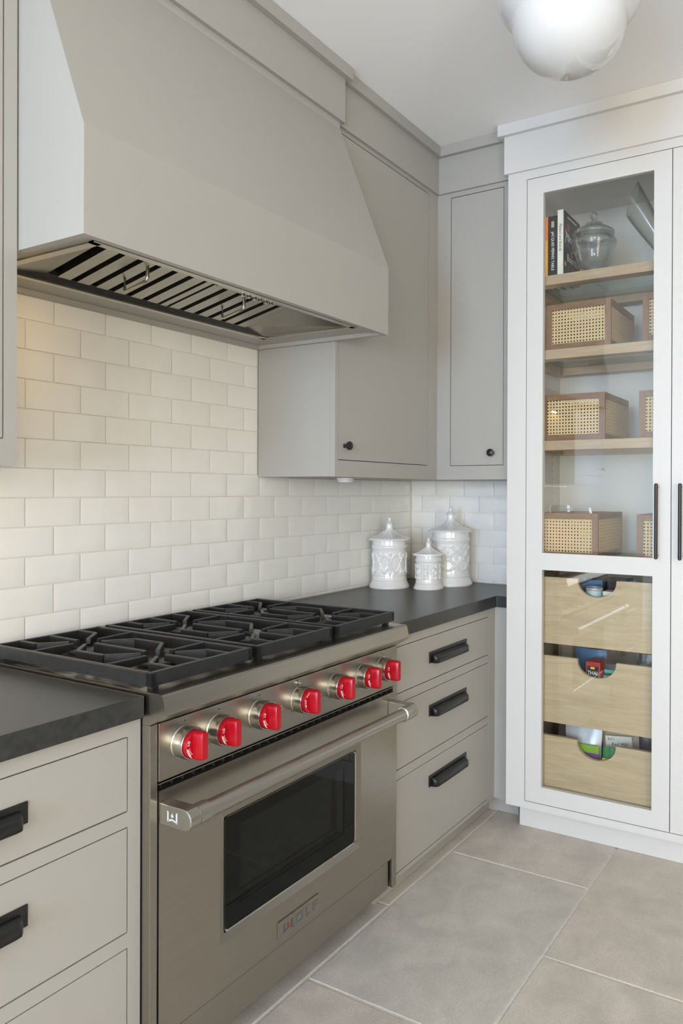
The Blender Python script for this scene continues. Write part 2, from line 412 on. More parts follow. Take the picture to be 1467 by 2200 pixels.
def tile(parent, axis, a0, a1, z0, z1):
    key = (axis, round(a1-a0, 3), round(z1-z0, 3))
    if key not in TM: TM[key] = tile_mesh(a1-a0, z1-z0, axis)
    c = (a0+a1)/2; zc = (z0+z1)/2
    o = place('tile', TM[key], None, parent, (c, 0, zc) if axis == 'y' else (0, c, zc))
    j = 0.0035
    o.rotation_euler = (random.uniform(-j, j), 0, random.uniform(-j, j)) if axis == 'y' else (0, random.uniform(-j, j), random.uniform(-j, j))
zbot = 0.915
for j in range(-7, 6):
    z1 = TZ0-j*PZ; z0 = max(z1-PZ, zbot)
    if z1-z0 < 0.01: continue
    off = 0 if j % 2 else -0.5
    for k in range(-5, 13):
        a0, a1 = TX0+(k+off)*PX, TX0+(k+off+1)*PX
        if z0 > 1.388:
            a0, a1 = max(a0, -2.112), min(a1, -1.0415)
        elif z1 > 1.388+.01:
            pass
        a1 = min(a1, -0.008); a0 = max(a0, -2.5)
        zz = z1
        if z0 < 1.387 < z1 and (a0 > -1.0 or a1 < -2.15): zz = 1.387
        if a1-a0 > 0.012 and zz-z0 > 0.01: tile(wall_back, 'y', a0, a1, z0, zz)
for j in range(-1, 6):
    z1 = min(TZ0-j*PZ, 1.387); z0 = max(TZ0-(j+1)*PZ, zbot)
    off = 0 if j % 2 else 0.5
    for m in range(-2, 5):
        b1 = min(TY0-(m-off)*PX, -0.008); b0 = max(TY0-(m-off+1)*PX, -0.70)
        if b1-b0 > 0.012: tile(wall_end, 'x', b0, b1, z0, z1)

# ------------------------------------------------------------------ cabinets
YB, YU, XE = -0.622, -0.3586, -0.358      # base faces, upper faces, end-cabinet face
def frame_y(x0, x1, z0, z1, holes, yf, th=0.022):
    """face frame in a plane of constant y: boards around a column of holes [(z0,z1)] with stiles hx0, hx1"""
    mb = MB(); hx0, hx1 = holes[0][0], holes[0][1]
    mb.box(x0, hx0, yf, yf+th, z0, z1); mb.box(hx1, x1, yf, yf+th, z0, z1)
    zs = [z0]+[t for h in sorted(holes, key=lambda h: h[2]) for t in (h[2], h[3])]+[z1]
    for i in range(0, len(zs), 2): mb.box(hx0, hx1, yf, yf+th, zs[i], zs[i+1])
    return mb
def frame_x(y0, y1, z0, z1, holes, xf, th=0.022):
    mb = MB(); hs = sorted(holes)
    ys = [y0]+[t for h in hs for t in (h[0], h[1])]+[y1]
    for i in range(0, len(ys), 2): mb.box(xf, xf+th, ys[i], ys[i+1], z0, z1)
    for h in hs:
        mb.box(xf, xf+th, h[0], h[1], z0, h[2]); mb.box(xf, xf+th, h[0], h[1], h[3], z1)
    return mb
GAP = 0.0027
def cup_pull(parent, xc, zt, wd=0.272):
    """flat black back plate with a long half-round hood, open below"""
    y = YB
    p = B('pull', blackhw, parent, xc-wd/2, xc+wd/2, y-0.0035, y, zt-0.0395, zt, bev=0.0012)
    mb = MB(); w2 = wd/2-0.014; n = 8; prof = []
    for i in range(n+1):
        t = PI/2*i/n
        prof.append((-(0.0035+0.0225*math.sin(t)), zt-0.012-0.0135*(1-math.cos(t))))
    prof.append((-(0.0265), zt-0.0405))
    rows = []
    xs = [(-w2, 0.0), (-w2+.003, .62), (-w2+.009, .92), (-w2+.018, 1.0), (w2-.018, 1.0), (w2-.009, .92), (w2-.003, .62), (w2, 0.0)]
    for dx, s in xs:
        rows.append([(xc+dx, y-0.0035+(py+0.0035)*s, pz) for py, pz in prof])
    m = len(prof); vs = [v for r in rows for v in r]
    mb.add(vs, [(i*m+j, i*m+j+1, (i+1)*m+j+1, (i+1)*m+j) for i in range(len(rows)-1) for j in range(m-1)], True)
    c = mb.build('cup', blackhw, p)
    sm = c.modifiers.new('thickness', 'SOLIDIFY'); sm.thickness = 0.0018
    return p
def knob_y(parent, x, z, y):
    prof = [(0.0075, 0), (0.006, 0.004), (0.0048, 0.010), (0.007, 0.014), (0.0135, 0.018), (0.0155, 0.0225), (0.0145, 0.027), (0.009, 0.0305), (0.0, 0.0315)]
    return MB().lathe(prof, (x, y, z), 24, 'y', cap=False, dirn=-1).build('knob', blackhw, parent)
def knob_x(parent, y, z, x):
    prof = [(0.0075, 0), (0.006, 0.004), (0.0048, 0.010), (0.007, 0.014), (0.0135, 0.018), (0.0155, 0.0225), (0.0145, 0.027), (0.009, 0.0305), (0.0, 0.0315)]
    return MB().lathe(prof, (x, y, z), 24, 'x', cap=False, dirn=-1).build('knob', blackhw, parent)

def base_cabinet(x0, x1, dx0, dx1, label):
    t = thing('base_cabinet', ((x0+x1)/2, -0.31, 0), label, 'cabinet')
    dz = [(0.0985, 0.4025), (0.4325, 0.650), (0.680, 0.8345)]
    xr = x1 if x1 < -1.5 else -0.01
    B('carcass', paint, t, x0+.001, xr-.001, YB+.0225, -0.004, 0.0855, 0.866)
    frame_y(x0, x1, 0.085, 0.867, [(dx0, dx1, a, b) for a, b in dz], YB).build('face_frame', paint, t)
    B('toe_kick', paint, t, x0+.001, xr-.001, YB+.06, YB+.075, 0.001, 0.085)
    for (a, b), zt in zip(dz, (0.3485, 0.5945, 0.7795)):
        d = MB().box(dx0+GAP, dx1-GAP, YB+.0003, YB+.02, a+GAP, b-GAP, bev=0.0009).build('drawer', paint, t)
        cup_pull(d, (dx0+dx1)/2+.006 if x1 > -1.5 else dx1-0.2065-.136, zt)
    return t
lb = base_cabinet(-2.752, -2.010, -2.723, -2.0385, 'grey base cabinet with three drawers, nearest the camera, left of the range')
rb = base_cabinet(-1.088, -0.335, -1.056, -0.390, 'grey base cabinet with three drawers between the range and white pantry')
B('filler_panel', paint, rb, -0.335, -0.313, -0.701, -0.6225, 0.085, 0.867)
B('toe_kick', paint, rb, -0.262, -0.247, -0.700, -0.5625, 0.001, 0.085)

def upper_cabinet(x0, x1, dx0, dx1, kx, label, crown_x):
    t = thing('wall_cabinet', ((x0+x1)/2, -0.18, 1.387), label, 'cabinet')
    B('carcass', paint, t, x0, (x1 if x1 < -1.5 else -0.003), YU+.0225, -0.0075, 1.3875, 2.584)
    frame_y(x0, x1, 1.387, 2.585, [(dx0, dx1, 1.4435, 2.570)], YU).build('face_frame', paint, t)
    d = MB().box(dx0+GAP, dx1-GAP, YU+.0003, YU+.02, 1.4435+GAP, 2.570-GAP, bev=0.0009).build('door', paint, t)
    knob_y(d, kx, 1.494, YU)
    B('frieze', paint, t, crown_x[0], crown_x[1]-.012, YU-.012, -0.0075, 2.585, 2.735)
    B('crown_molding', paint, t, crown_x[0], crown_x[1]-.030, YU-.030, -0.0075, 2.735, 2.7765)
    return t
upper_cabinet(-2.70, -2.112, -2.672, -2.1385, -2.64, 'tall grey wall cabinet at the left picture edge beside the hood', (-2.70, -2.0995))
ru = upper_cabinet(-1.0415, XE, -1.0235, -0.430, -0.990, 'grey wall cabinet with black knob, right of the hood over the canisters', (-1.0415, 0.0))
pk = MB().lathe([(0.033, 0), (0.033, -0.006), (0.029, -0.010), (0.029, -0.015), (0.022, -0.018)], (-0.7517, -0.18, 1.3873), 28).build('puck_light', plastic, ru)
plabel(pk, 'small white round light under the cabinet')
# end-wall cabinet, facing the camera
t = thing('wall_cabinet', (-0.18, -0.53, 1.387), 'narrow grey wall cabinet in the corner, next to the white pantry', 'cabinet')
Y0E = -0.7015
B('carcass', paint, t, XE+.0225, -0.0075, Y0E, YU+.0215, 1.3878, 2.584)
frame_x(Y0E, YU-.0002, 1.387, 2.585, [(-0.669, -0.4225, 1.4435, 2.566)], XE).build('face_frame', paint, t)
d = MB().box(XE+.0003, XE+.02, -0.669+GAP, -0.4225-GAP, 1.4435+GAP, 2.566-GAP, bev=0.0009).build('door', paint, t)
knob_x(d, -0.6205, 1.495, XE)
B('frieze', paint, t, XE-.012, -0.0075, Y0E, YU-.0122, 2.585, 2.735)
B('crown_molding', paint, t, XE-.030, -0.0075, Y0E, YU-.0302, 2.735, 2.7765)

# warm light bar under the cabinet at the left picture edge
luc = [o for o in COL.objects if o.name == 'wall_cabinet'][0]
B('light_bar', plastic, luc, -2.64, -2.20, -0.120, -0.090, 1.376, 1.3868)
ld = bpy.data.lights.new('light_bar_light', 'AREA'); ld.shape = 'RECTANGLE'; ld.size = 0.42; ld.size_y = 0.025; ld.energy = 1.3; ld.color = (1.0, 0.64, 0.22)
lo = bpy.data.objects.new('light_bar_light', ld); COL.objects.link(lo); lo.location = (-2.42, -0.105, 1.3745)
# countertops
tag(MB().box(-2.76, -2.0135, -0.638, -0.001, 0.868, 0.914, bev=0.002).build('countertop', stonec), 'black stone countertop slab at lower left, beside the range', 'countertop')
mb = MB(); poly = [(-1.0905, -0.008), (-1.0905, -0.638), (-0.350, -0.638), (-0.350, -0.703), (-0.008, -0.703), (-0.008, -0.008)]
mb.prism(poly, 'z', 0.868, 0.914)
o = mb.build('countertop', stonec); tag(o, 'black stone countertop slab under the white canisters', 'countertop')
bv = o.modifiers.new('edge', 'BEVEL'); bv.width = 0.002; bv.segments = 2; bv.limit_method = 'ANGLE'

# ------------------------------------------------------------------ range hood
HX0, HX1, HY, HZ = -2.108, -1.043, -0.577, 1.847
hood = thing('range_hood', ((HX0+HX1)/2, -0.29, HZ), 'large grey painted range hood with sloping front above the range', 'range hood')
out = [(HY, HZ), (HY, 2.065), (-0.377, 2.565), (-0.377, 2.776)]
inn = [(-0.360, 2.776), (-0.360, 2.561), (HY+.018, 2.061), (HY+.018, HZ)]
MB().prism(out+inn, 'x', HX0, HX1).build('front_panel', paint, hood)
side = [(-0.0075, HZ), (HY+.0182, HZ), (HY+.0182, 2.061), (-0.3602, 2.561), (-0.3602, 2.776), (-0.0075, 2.776)]
MB().prism(side, 'x', HX0, HX0+.018).build('side_panel', paint, hood)
MB().prism(side, 'x', HX1-.016, HX1).build('side_panel', paint, hood)
B('back_rail', paint, hood, HX0+.0182, HX1-.0162, -0.026, -0.0075, HZ, 1.93)
B('fascia', paint, hood, HX0-.002, HX1+.012, -0.390, -0.3773, 2.588, 2.735)
B('crown_molding', paint, hood, HX0-.002, HX1+.030, -0.411, -0.3773, 2.7352, 2.7765)
ox0, ox1, oy0, oy1 = -2.045, -1.148, -0.522, -0.132
sz = 1.860
mb = MB()
mb.box(HX0+.0182, ox0, HY+.0182, -0.0262, sz, sz+.018); mb.box(ox1, HX1-.0162, HY+.0182, -0.0262, sz, sz+.018)
mb.box(ox0, ox1, HY+.0182, oy0, sz, sz+.018); mb.box(ox0, ox1, oy1, -0.0262, sz, sz+.018)
mb.build('soffit', paint, hood)
# stainless liner: lip, sloping walls and roof
mb = MB(); lw = 0.016; lz = sz-0.004
for a in ((ox0-.004, ox1+.004, oy1-.012, oy1+.006), (ox0-.004, ox1+.004, oy0-.006, oy0+lw), (ox0-.004, ox0+lw, oy0, oy1), (ox1-lw, ox1+.004, oy0, oy1)):
    mb.box(a[0], a[1], a[2], a[3], lz, lz+.006)
mb.build('liner_lip', steelp, hood)
fx0, fx1, fy0, fy1, KS = -1.922, -1.260, -0.505, -0.165, 0.21
def zf(y): return 1.871+(-0.165-y)*KS            # the filters rise towards the front
mb = MB(); q = [(ox0+.004, oy0+.004, sz), (ox1-.004, oy0+.004, sz), (ox1-.004, oy1-.012, sz), (ox0+.004, oy1-.012, sz)]
p2 = [(fx0, fy0, zf(fy0)+.004), (fx1, fy0, zf(fy0)+.004), (fx1, fy1+.006, zf(fy1)+.004), (fx0, fy1+.006, zf(fy1)+.004)]
mb.add(q+p2, [(i, (i+1) % 4, 4+(i+1) % 4, 4+i) for i in (0, 1, 3)])
mb.build('liner', steeld, hood)
mb = MB(); mb.add([q[2], q[3], p2[3], p2[2]], [(0, 1, 2, 3)]); mb.build('shaded_liner_back', burnm, hood)  # back wall of the liner; the trough's shade is put into its colour
MB().prism([(fy0-.004, zf(fy0)+.026), (fy1+.012, zf(fy1)+.026), (fy1+.012, zf(fy1)+.032), (fy0-.004, zf(fy0)+.032)], 'x', fx0-.004, fx1+.004).build('filter_backing', blackm, hood)
sl = MB(); wd = 0.034; L = math.hypot(fy1-fy0, zf(fy0)-zf(fy1)); ang = math.atan(KS)
sl.prism([(-wd/2, 0), (wd/2, 0), (wd/2, 0.012), (wd/2-.0016, 0.012), (wd/2-.0016, 0.0016), (-wd/2+.0016, 0.0016), (-wd/2+.0016, 0.012), (-wd/2, 0.012)], 'y', -L/2, L/2)
o0 = sl.build('baffle_slat', slatm, None, (0, 0, 0)); sme = o0.data; bpy.data.objects.remove(o0)
ym = (fy0+fy1)/2
for i in range(12):
    x = (-1.894+i*0.0522 if i < 6 else -1.558+(i-6)*0.0530)+.011
    o_ = place('baffle_slat', sme, None, hood, (x, ym, zf(ym)))
    o_.rotation_euler = (-ang, 0, 0)
o_ = MB().box(-.010, .010, -L/2, L/2, -.001, .008).build('filter_rail', slatm, None, (0, 0, 0))
o_.parent = hood; o_.location = Vector((-1.585, ym, zf(ym)))-WLOC[hood]; o_.rotation_euler = (-ang, 0, 0)
for x in (-1.773, -1.442):
    ya, yb = -0.3385, -0.250
    def hz_(y, d): return zf(y)-d
    pts = [(x, ya, hz_(ya, -.004)), (x, ya, hz_(ya, .028)), (x, ya+.002, hz_(ya, .033)), (x, ya+.007, hz_(ya+.007, .036)), (x, yb-.007, hz_(yb-.007, .036)), (x, yb-.002, hz_(yb, .033)), (x, yb, hz_(yb, .028)), (x, yb, hz_(yb, -.004))]
    MB().tube(pts, 0.0042, 10).build('filter_handle', steelp, hood)
cs = B('control_strip', steeld, hood, -1.675, -1.440, -0.514, -0.474, 1.864, 1.897)
plabel(cs, 'dark control strip with small knobs')
for i in range(6):
    MB().lathe([(0.006, 0), (0.006, .008), (0.004, .010)], (-1.60+i*.021, -0.4938, 1.8622), 14, dirn=1).build('control_knob', steelp, cs).location.z -= 0.010
# warm hood lamps recessed behind the front lip
for x in (-2.078,):
    lm = MB().lathe([(0.028, 0), (0.028, 0.012)], (x, -0.225, 1.8475), 24).build('hood_lamp', plastic, hood)
    ld = bpy.data.lights.new('hood_lamp_light', 'AREA'); ld.shape = 'DISK'; ld.size = 0.05; ld.energy = 0.65; ld.color = (1.0, 0.62, 0.18)
    lo = bpy.data.objects.new('hood_lamp_light', ld); COL.objects.link(lo); lo.location = (x, -0.225, 1.845)
    lo.rotation_euler = Vector((0.30, 0.30, -1)).to_track_quat('-Z', 'Y').to_euler()

# ------------------------------------------------------------------ range
RX0, RX1, RC = -2.0075, -1.0935, -1.5505
YF = -0.650
rg = thing('range_cooker', (RC, -0.33, 0), 'stainless steel range with six burners and red knobs', 'range')
B('body', steel, rg, RX0, RX1, -0.60, -0.06, 0.09, 0.86)
for s in (-1, 1):
    xa = RX0 if s < 0 else RX1-.0185
    B('side_trim', steel, rg, xa, xa+.0185, -0.648, -0.6005, 0.09, 0.850, bev=0.0015)
# landing ledge
prof = [(-0.60, 0.919), (-0.672, 0.9195), (-0.682, 0.9185), (-0.6865, 0.915), (-0.6945, 0.882), (-0.6935, 0.877), (-0.6465, 0.8505), (-0.60, 0.8505)]
MB().prism(prof, 'x', RX0, RX1).build('landing_ledge', steel, rg)
# cooktop tray
mb = MB(); mb.box(RX0, RX1, -0.5998, -0.055, 0.865, 0.912); mb.box(RX0, RX0+.012, -0.5998, -0.055, 0.9122, 0.919); mb.box(RX1-.012, RX1, -0.5998, -0.055, 0.9122, 0.919)
mb.build('cooktop_tray', steel, rg)
br = B('back_rail', steel, rg, RX0, RX1, -0.054, -0.0085, 0.88, 0.944, bev=0.001)
for i in range(33):
    x = RX0+.025+i*.0267; B('vent_slot', blackm, br, x, x+.0165, -0.040, -0.012, 0.9438, 0.9446)
# control panel
pn = MB().box(-1.987, -1.114, YF, -0.6005, 0.7275, 0.8498, bev=0.0012).build('control_panel', steel, rg)
B('vent_recess', blackm, rg, -1.9865, -1.1145, -0.628, -0.6005, 0.7085, 0.7272)
B('vent_lip', steelp, rg, -1.9865, -1.1145, -0.647, -0.6285, 0.7205, 0.7222)
mb = MB()
for i in range(30):
    x = -1.975+i*.029; mb.box(x, x+.002, -0.640, -0.6285, 0.7095, 0.7200)
mb.build('vent_fins', burnm, rg)['kind'] = 'stuff'
def rr_poly(hx, hz, r, n=5):
    pts = []
    for cx, cz, a in ((hx-r, hz-r, 0), (-hx+r, hz-r, 90), (-hx+r, -hz+r, 180), (hx-r, -hz+r, 270)):
        for i in range(n+1):
            t = math.radians(a+90*i/n); pts.append((cx+r*math.cos(t), cz+r*math.sin(t)))
    return pts
KX = [-1.9230, -1.8270, -1.6990, -1.5515, -1.4045, -1.2785, -1.1785]; KZ = 0.7945
for i, x in enumerate(KX):
    bz = MB().lathe([(0.0365, 0), (0.0365, 0.002), (0.0345, 0.0035), (0.0345, 0.030), (0.0335, 0.032), (0.0315, 0.032), (0.031, 0.027)], (x, YF-.0002, KZ), 48, 'y', cap=True, dirn=-1).build('knob_bezel', steelp, rg)
    kb = MB(); y0 = YF-.0275
    kb.lathe([(0.0302, 0), (0.0302, 0.013), (0.0292, 0.015)], (x, y0, KZ), 48, 'y', dirn=-1)
    # grip: waisted block standing on the disc
    g = []
    secs = [(0.0148, 0.0300, 0.0150), (0.0138, 0.0300, 0.024), (0.0112, 0.0296, 0.0345), (0.0095, 0.0288, 0.0375), (0.0065, 0.026, 0.0385)]
    for hx, hz, dep in secs:
        sec = []
        for px_, pz_ in rr_poly(hx, hz, min(hx*.55, 0.006), 4):
            bul = 1.0-0.30*abs(pz_/hz)**2.2
            sec.append((x+px_*bul, y0-dep, KZ+pz_))
        g.append(sec)
    m_ = len(g[0]); vs = [v for s_ in g for v in s_]
    kb.add(vs, [(a*m_+b, a*m_+(b+1) % m_, (a+1)*m_+(b+1) % m_, (a+1)*m_+b) for a in range(len(g)-1) for b in range(m_)], True)
    kb.add(g[-1], [list(range(m_))])
    kn = kb.build('knob', redm, bz)
    # printed dial marks on the disc
    yd = y0-.0152
    def arc(a0, a1, r0, r1, mbb, n=10):
        for q in range(n):
            ta, tb = math.radians(a0+(a1-a0)*q/n), math.radians(a0+(a1-a0)*(q+1)/n)
            mbb.add([(x+r*math.cos(t_), yd-.0002, KZ+r*math.sin(t_)) for t_, r in ((ta, r0), (ta, r1), (tb, r1), (tb, r0))], [(0, 1, 2, 3)])
    am = MB()
    def around(body, ang, size, r=0.0252):
        t_ = math.radians(ang); c_ = Vector((math.cos(t_), 0, math.sin(t_)))
        text('dial_text', body, size, (x+c_.x*r, yd-.0003, KZ+c_.z*r), (math.sin(t_), 0, -math.cos(t_)), (c_.x, 0, c_.z), wprint, bz)
    if i == 3:
        for q in range(7): arc(165+q*14, 167+q*14, 0.0265, 0.029, am, 1)
        around('500', 172, 0.0062); around('400', 196, 0.0062); around('OFF', 97, 0.006); around('BROIL', 130, 0.0055)
    else:
        arc(184, 236, 0.0278, 0.0290, am); arc(184, 232, 0.0215, 0.0222, am)
        around('LO', 160, 0.0082); around('SIMMER', 206, 0.0052); around('ON', 97, 0.0062)
    am.build('dial_mark', wprint, bz)
    MB().lathe([(0.0016, 0), (0.0016, 0.0006)], (x+.002, YF, KZ+.0445), 8, 'y', dirn=-1).build('panel_mark', blackm, pn)
for x, z in ((-1.5585, 0.8385), (-1.628, 0.790), (-1.476, 0.790)):
    MB().lathe([(0.0062, 0), (0.0062, 0.004), (0.003, 0.005), (0.003, 0.009), (0.003, 0.0115), (0, 0.012)], (x, YF, z), 16, 'y', cap=False, dirn=-1).build('indicator_light', steelp, pn)
# oven door: panel with a recessed window
dx0, dx1, dz0, dz1 = -1.9865, -1.1145, 0.187, 0.7080
wx0, wx1, wz0, wz1 = -1.8200, -1.2830, 0.293, 0.600
door = MB()
for a in ((dx0, wx0, dz0, dz1), (wx1, dx1, dz0, dz1), (wx0, wx1, dz0, wz0), (wx0, wx1, wz1, dz1)):
    door.box(a[0], a[1], YF, YF+.045, a[2], a[3])
gx0, gx1, gz0, gz1 = wx0+.018, wx1-.018, wz0+.019, wz1-.019; gy = YF+.006
outer = [(wx0, YF, wz0), (wx1, YF, wz0), (wx1, YF, wz1), (wx0, YF, wz1)]
inner = [(gx0, gy, gz0), (gx1, gy, gz0), (gx1, gy, gz1), (gx0, gy, gz1)]
door.add(outer+inner, [(i, (i+1) % 4, 4+(i+1) % 4, 4+i) for i in range(4)])
dr = door.build('oven_door', steel, rg)
rim = MB(); outp = rr_poly((gx1-gx0)/2, (gz1-gz0)/2, 0.012); inp = rr_poly((gx1-gx0)/2-.003, (gz1-gz0)/2-.003, 0.010); cx, cz = (gx0+gx1)/2, (gz0+gz1)/2
n_ = len(outp)
ring = [(cx+a, gy-.0015, cz+b) for a, b in outp]+[(cx+a, gy+.0005, cz+b) for a, b in inp]
rim.add(ring, [(i, (i+1) % n_, n_+(i+1) % n_, n_+i) for i in range(n_)]); rim.build('window_rim', steelp, dr)
def ring_xz(name, m, par, y0, y1, ax0, ax1, az0, az1, bx0, bx1, bz0, bz1):
    mb = MB()
    mb.box(ax0, bx0, y0, y1, az0, az1); mb.box(bx1, ax1, y0, y1, az0, az1); mb.box(bx0, bx1, y0, y1, az0, bz0); mb.box(bx0, bx1, y0, y1, bz1, az1)
    return mb.build(name, m, par)
ix0, ix1, iz0, iz1 = gx0+.050, gx1-.050, gz0+.046, gz1-.034
ring_xz('window_border', oven_black, dr, gy+.002, gy+.006, gx0-.006, gx1+.006, gz0-.006, gz1+.006, ix0, ix1, iz0, iz1)
B('window_glass', oven_glass, dr, ix0, ix1, gy+.0022, gy+.0055, iz0, iz1)
ring_xz('oven_cavity', ovenin, dr, gy+.010, gy+.030, gx0-.004, gx1+.004, gz0-.004, gz1+.004, ix0-.002, ix1+.002, iz0-.002, iz1+.002)
B('cavity_back', ovenin, dr, ix0-.01, ix1+.01, -0.6095, -0.6015, iz0-.01, iz1+.01)
mb = MB()
for z in (iz0+.055,):
    for q in range(11): mb.box(ix0+.02+q*.036, ix0+.0225+q*.036, -0.617, -0.6145, z+q*0.0, z+.0045)
mb.box(ix1-.012, ix1-.008, -0.616, -0.610, iz0+.01, iz1); mb.box(ix1-.022, ix1-.0205, -0.616, -0.610, iz0+.014, iz1); mb.box(ix0, ix1-.008, -0.616, -0.610, iz0+.010, iz0+.0125)
mb.build('oven_rack', steelp, dr)
# handle
hy, hz = -0.7225, 0.6625
def cap_prof(r=0.0225):
    p = [(YF, hz-r), (YF, hz+r)]
    for i in range(9):
        t = PI/2-PI*i/8; p.append((hy-r*math.cos(t), hz+r*math.sin(t)))
    return p
hd = MB().lathe([(0.0185, 0), (0.0185, 0.75)], (-1.9255, hy, hz), 32, 'x').build('handle', satin, dr)
for xa, xb in ((-1.9860, -1.957), (-1.144, -1.115)):
    o = MB().prism(cap_prof(), 'x', xa, xb, smooth=False).build('handle_cap', satin, dr)
    bv = o.modifiers.new('soft', 'BEVEL'); bv.width = 0.002; bv.segments = 2; bv.limit_method = 'ANGLE'
for xa, h_ in ((-1.957, 0.031), (-1.175, 0.031)):
    MB().lathe([(0.0223, 0), (0.0223, h_-.002), (0.0185, h_)] if xa < -1.5 else [(0.0185, 0), (0.0223, .002), (0.0223, h_)], (xa, hy, hz), 32, 'x').build('handle_collar', satin, dr)
# badge with raised letters; strokes given in a unit box (0..1 wide, 0..1 high)
def stroke_w(u0, u1, plane, par, m, mf):
    """emblem letter: two uprights joined by a lifted V, with a flame above"""
    mb = MB()
    def P2(a, b): return plane(u0+(u1-u0)*a, b)
    t_ = 0.16
    def poly(pts): mb.add([P2(*p)for p in pts], [list(range(len(pts)))])
    poly([(0, 0), (t_, 0.12), (t_, 0.9), (0, 1.0)]); poly([(1-t_, 0.12), (1, 0), (1, 1.0), (1-t_, 0.9)])
    poly([(0, 0), (0.5, 0.22), (0.5, 0.38), (t_, 0.24)]); poly([(0.5, 0.22), (1, 0), (1-t_, 0.24), (0.5, 0.38)])
    mb.build('emblem', m, par)
    fm = MB(); pts = [(0.5, 0.46), (0.60, 0.52), (0.64, 0.62), (0.58, 0.74), (0.54, 0.68), (0.50, 0.92), (0.42, 0.72), (0.37, 0.60), (0.41, 0.50)]
    fm.add([P2(*p) for p in pts], [list(range(len(pts)))]); fm.build('emblem_flame', mf, par)
bx0, bx1, bz0, bz1 = -1.632, -1.4735, 0.2065, 0.2490
bd = MB().box(bx0, bx1, YF-.0035, YF, bz0, bz1, bev=0.001).build('badge', steel, dr)
lz0, lh, yl = bz0+.0085, 0.0225, YF-.0042
stroke_w(bx0+.020, bx0+.054, lambda a, b: (a, yl, lz0-.002+lh*b*1.05), dr, greyprint, flame)
mb = MB()
def st(a0, a1, b0, b1): mb.box(bx0+a0, bx0+a1, yl, yl+.001, lz0+lh*b0, lz0+lh*b1)
st(.066, .071, 0, 1); st(.087, .092, 0, 1); st(.071, .087, 0, .17); st(.071, .087, .83, 1)
st(.103, .108, 0, 1); st(.108, .121, 0, .17)
st(.131, .136, 0, 1); st(.136, .154, .83, 1); st(.136, .150, .42, .58)
mb.build('badge_letters', greyprint, dr)
stroke_w(0, 1, lambda a, b: (-1.9864, -0.6745-0.031*a, 0.6505+0.024*b), dr, silverm, silverm)
# kick panel and feet
B('door_gap_shade', blackm, rg, -1.9865, -1.1145, -0.643, -0.6005, 0.1797, 0.1868)  # black strip stands in for the shade in the gap below the door
B('kick_panel', steel, rg, -1.9865, -1.120, -0.636, -0.6005, 0.088, 0.1795, bev=0.002)
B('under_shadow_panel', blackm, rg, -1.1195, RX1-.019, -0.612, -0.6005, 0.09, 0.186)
for x in (-1.96, -1.14):
    for y in (-0.50, -0.12):
        MB().lathe([(0.02, 0.001), (0.02, 0.02), (0.014, 0.022), (0.014, 0.0895)], (x, y, 0), 16).build('foot', steeld, rg)
# burners and grates
GX = [-1.8575, -1.5515, -1.2455]; GY = [-0.485, -0.217]
bo = MB().lathe([(0.062, 0.0), (0.060, 0.005), (0.045, 0.009), (0.045, 0.016)], (0, 0, 0), 36)
bme = bo.build('burner', burnm, None, (0, 0, 0)); bmesh_ = bme.data; bpy.data.objects.remove(bme)
co = MB().lathe([(0.036, 0.0162), (0.040, 0.018), (0.040, 0.0225), (0.036, 0.0245), (0.0, 0.025)], (0, 0, 0), 36, cap=False)
cme = co.build('burner_cap', iron, None, (0, 0, 0)); cmesh_ = cme.data; bpy.data.objects.remove(cme)
igm = MB().lathe([(0.004, 0), (0.004, 0.014), (0.002, 0.016)], (0, 0, 0), 10); ig = igm.build('igniter', plastic, None, (0, 0, 0)); igd = ig.data; bpy.data.objects.remove(ig)
gm = MB(); hw, th_, zb, zt = 0.1435, 0.012, 0.9285, 0.9575
y_f, y_b = -0.643, -0.066
gm.bar((-hw, y_f+.008), (hw, y_f+.008), 0.016, zb, zt); gm.bar((-hw, y_b-.006), (hw, y_b-.006), 0.012, zb, zt)
gm.bar((-hw+.006, y_f), (-hw+.006, y_b), 0.012, zb, zt); gm.bar((hw-.006, y_f), (hw-.006, y_b), 0.012, zb, zt)
fz0 = 0.934
gm.bar((-.004, -0.262), (-.004, -0.450), 0.010, fz0, zt)                       # centre bar between the burners
for s in (-1, 1):
    for yy in (-0.487, -0.217): gm.bar((s*(hw-.01), yy), (s*.034, yy), 0.010, fz0, zt, 0.941, zt-.001)
    gm.bar((s*.079, -0.302), (s*.079, -0.402), 0.010, fz0, zt)
    gm.bar((s*.079, -0.402), (s*.023, -0.4555), 0.010, fz0, zt, 0.941, zt-.001)
    gm.bar((s*.079, -0.302), (s*.023, -0.2465), 0.010, fz0, zt, 0.941, zt-.001)
    gm.bar((s*.079, y_f+.01), (s*.079, -0.560), 0.010, fz0, zt); gm.bar((s*.079, -0.560), (s*.026, -0.513), 0.010, fz0, zt, 0.941, zt-.001)
    gm.bar((s*.079, y_b-.01), (s*.079, -0.142), 0.010, fz0, zt); gm.bar((s*.079, -0.142), (s*.026, -0.189), 0.010, fz0, zt, 0.941, zt-.001)
    for yy in (y_f+.02, y_b-.02): gm.box(s*(hw-.02)-.008, s*(hw-.02)+.008, yy-.008, yy+.008, 0.9195, zb)
gm.bar((-.002, y_f+.01), (-.002, -0.515), 0.010, fz0, zt, 0.941, zt-.001); gm.bar((-.002, y_b-.01), (-.002, -0.189), 0.010, fz0, zt, 0.941, zt-.001)
gm.bar((-hw+.01, -0.352), (hw-.01, -0.352), 0.006, 0.9325, 0.9395)
go = gm.build('grate', iron, None, (0, -0.3545, 0.9385)); gme = go.data; bpy.data.objects.remove(go)
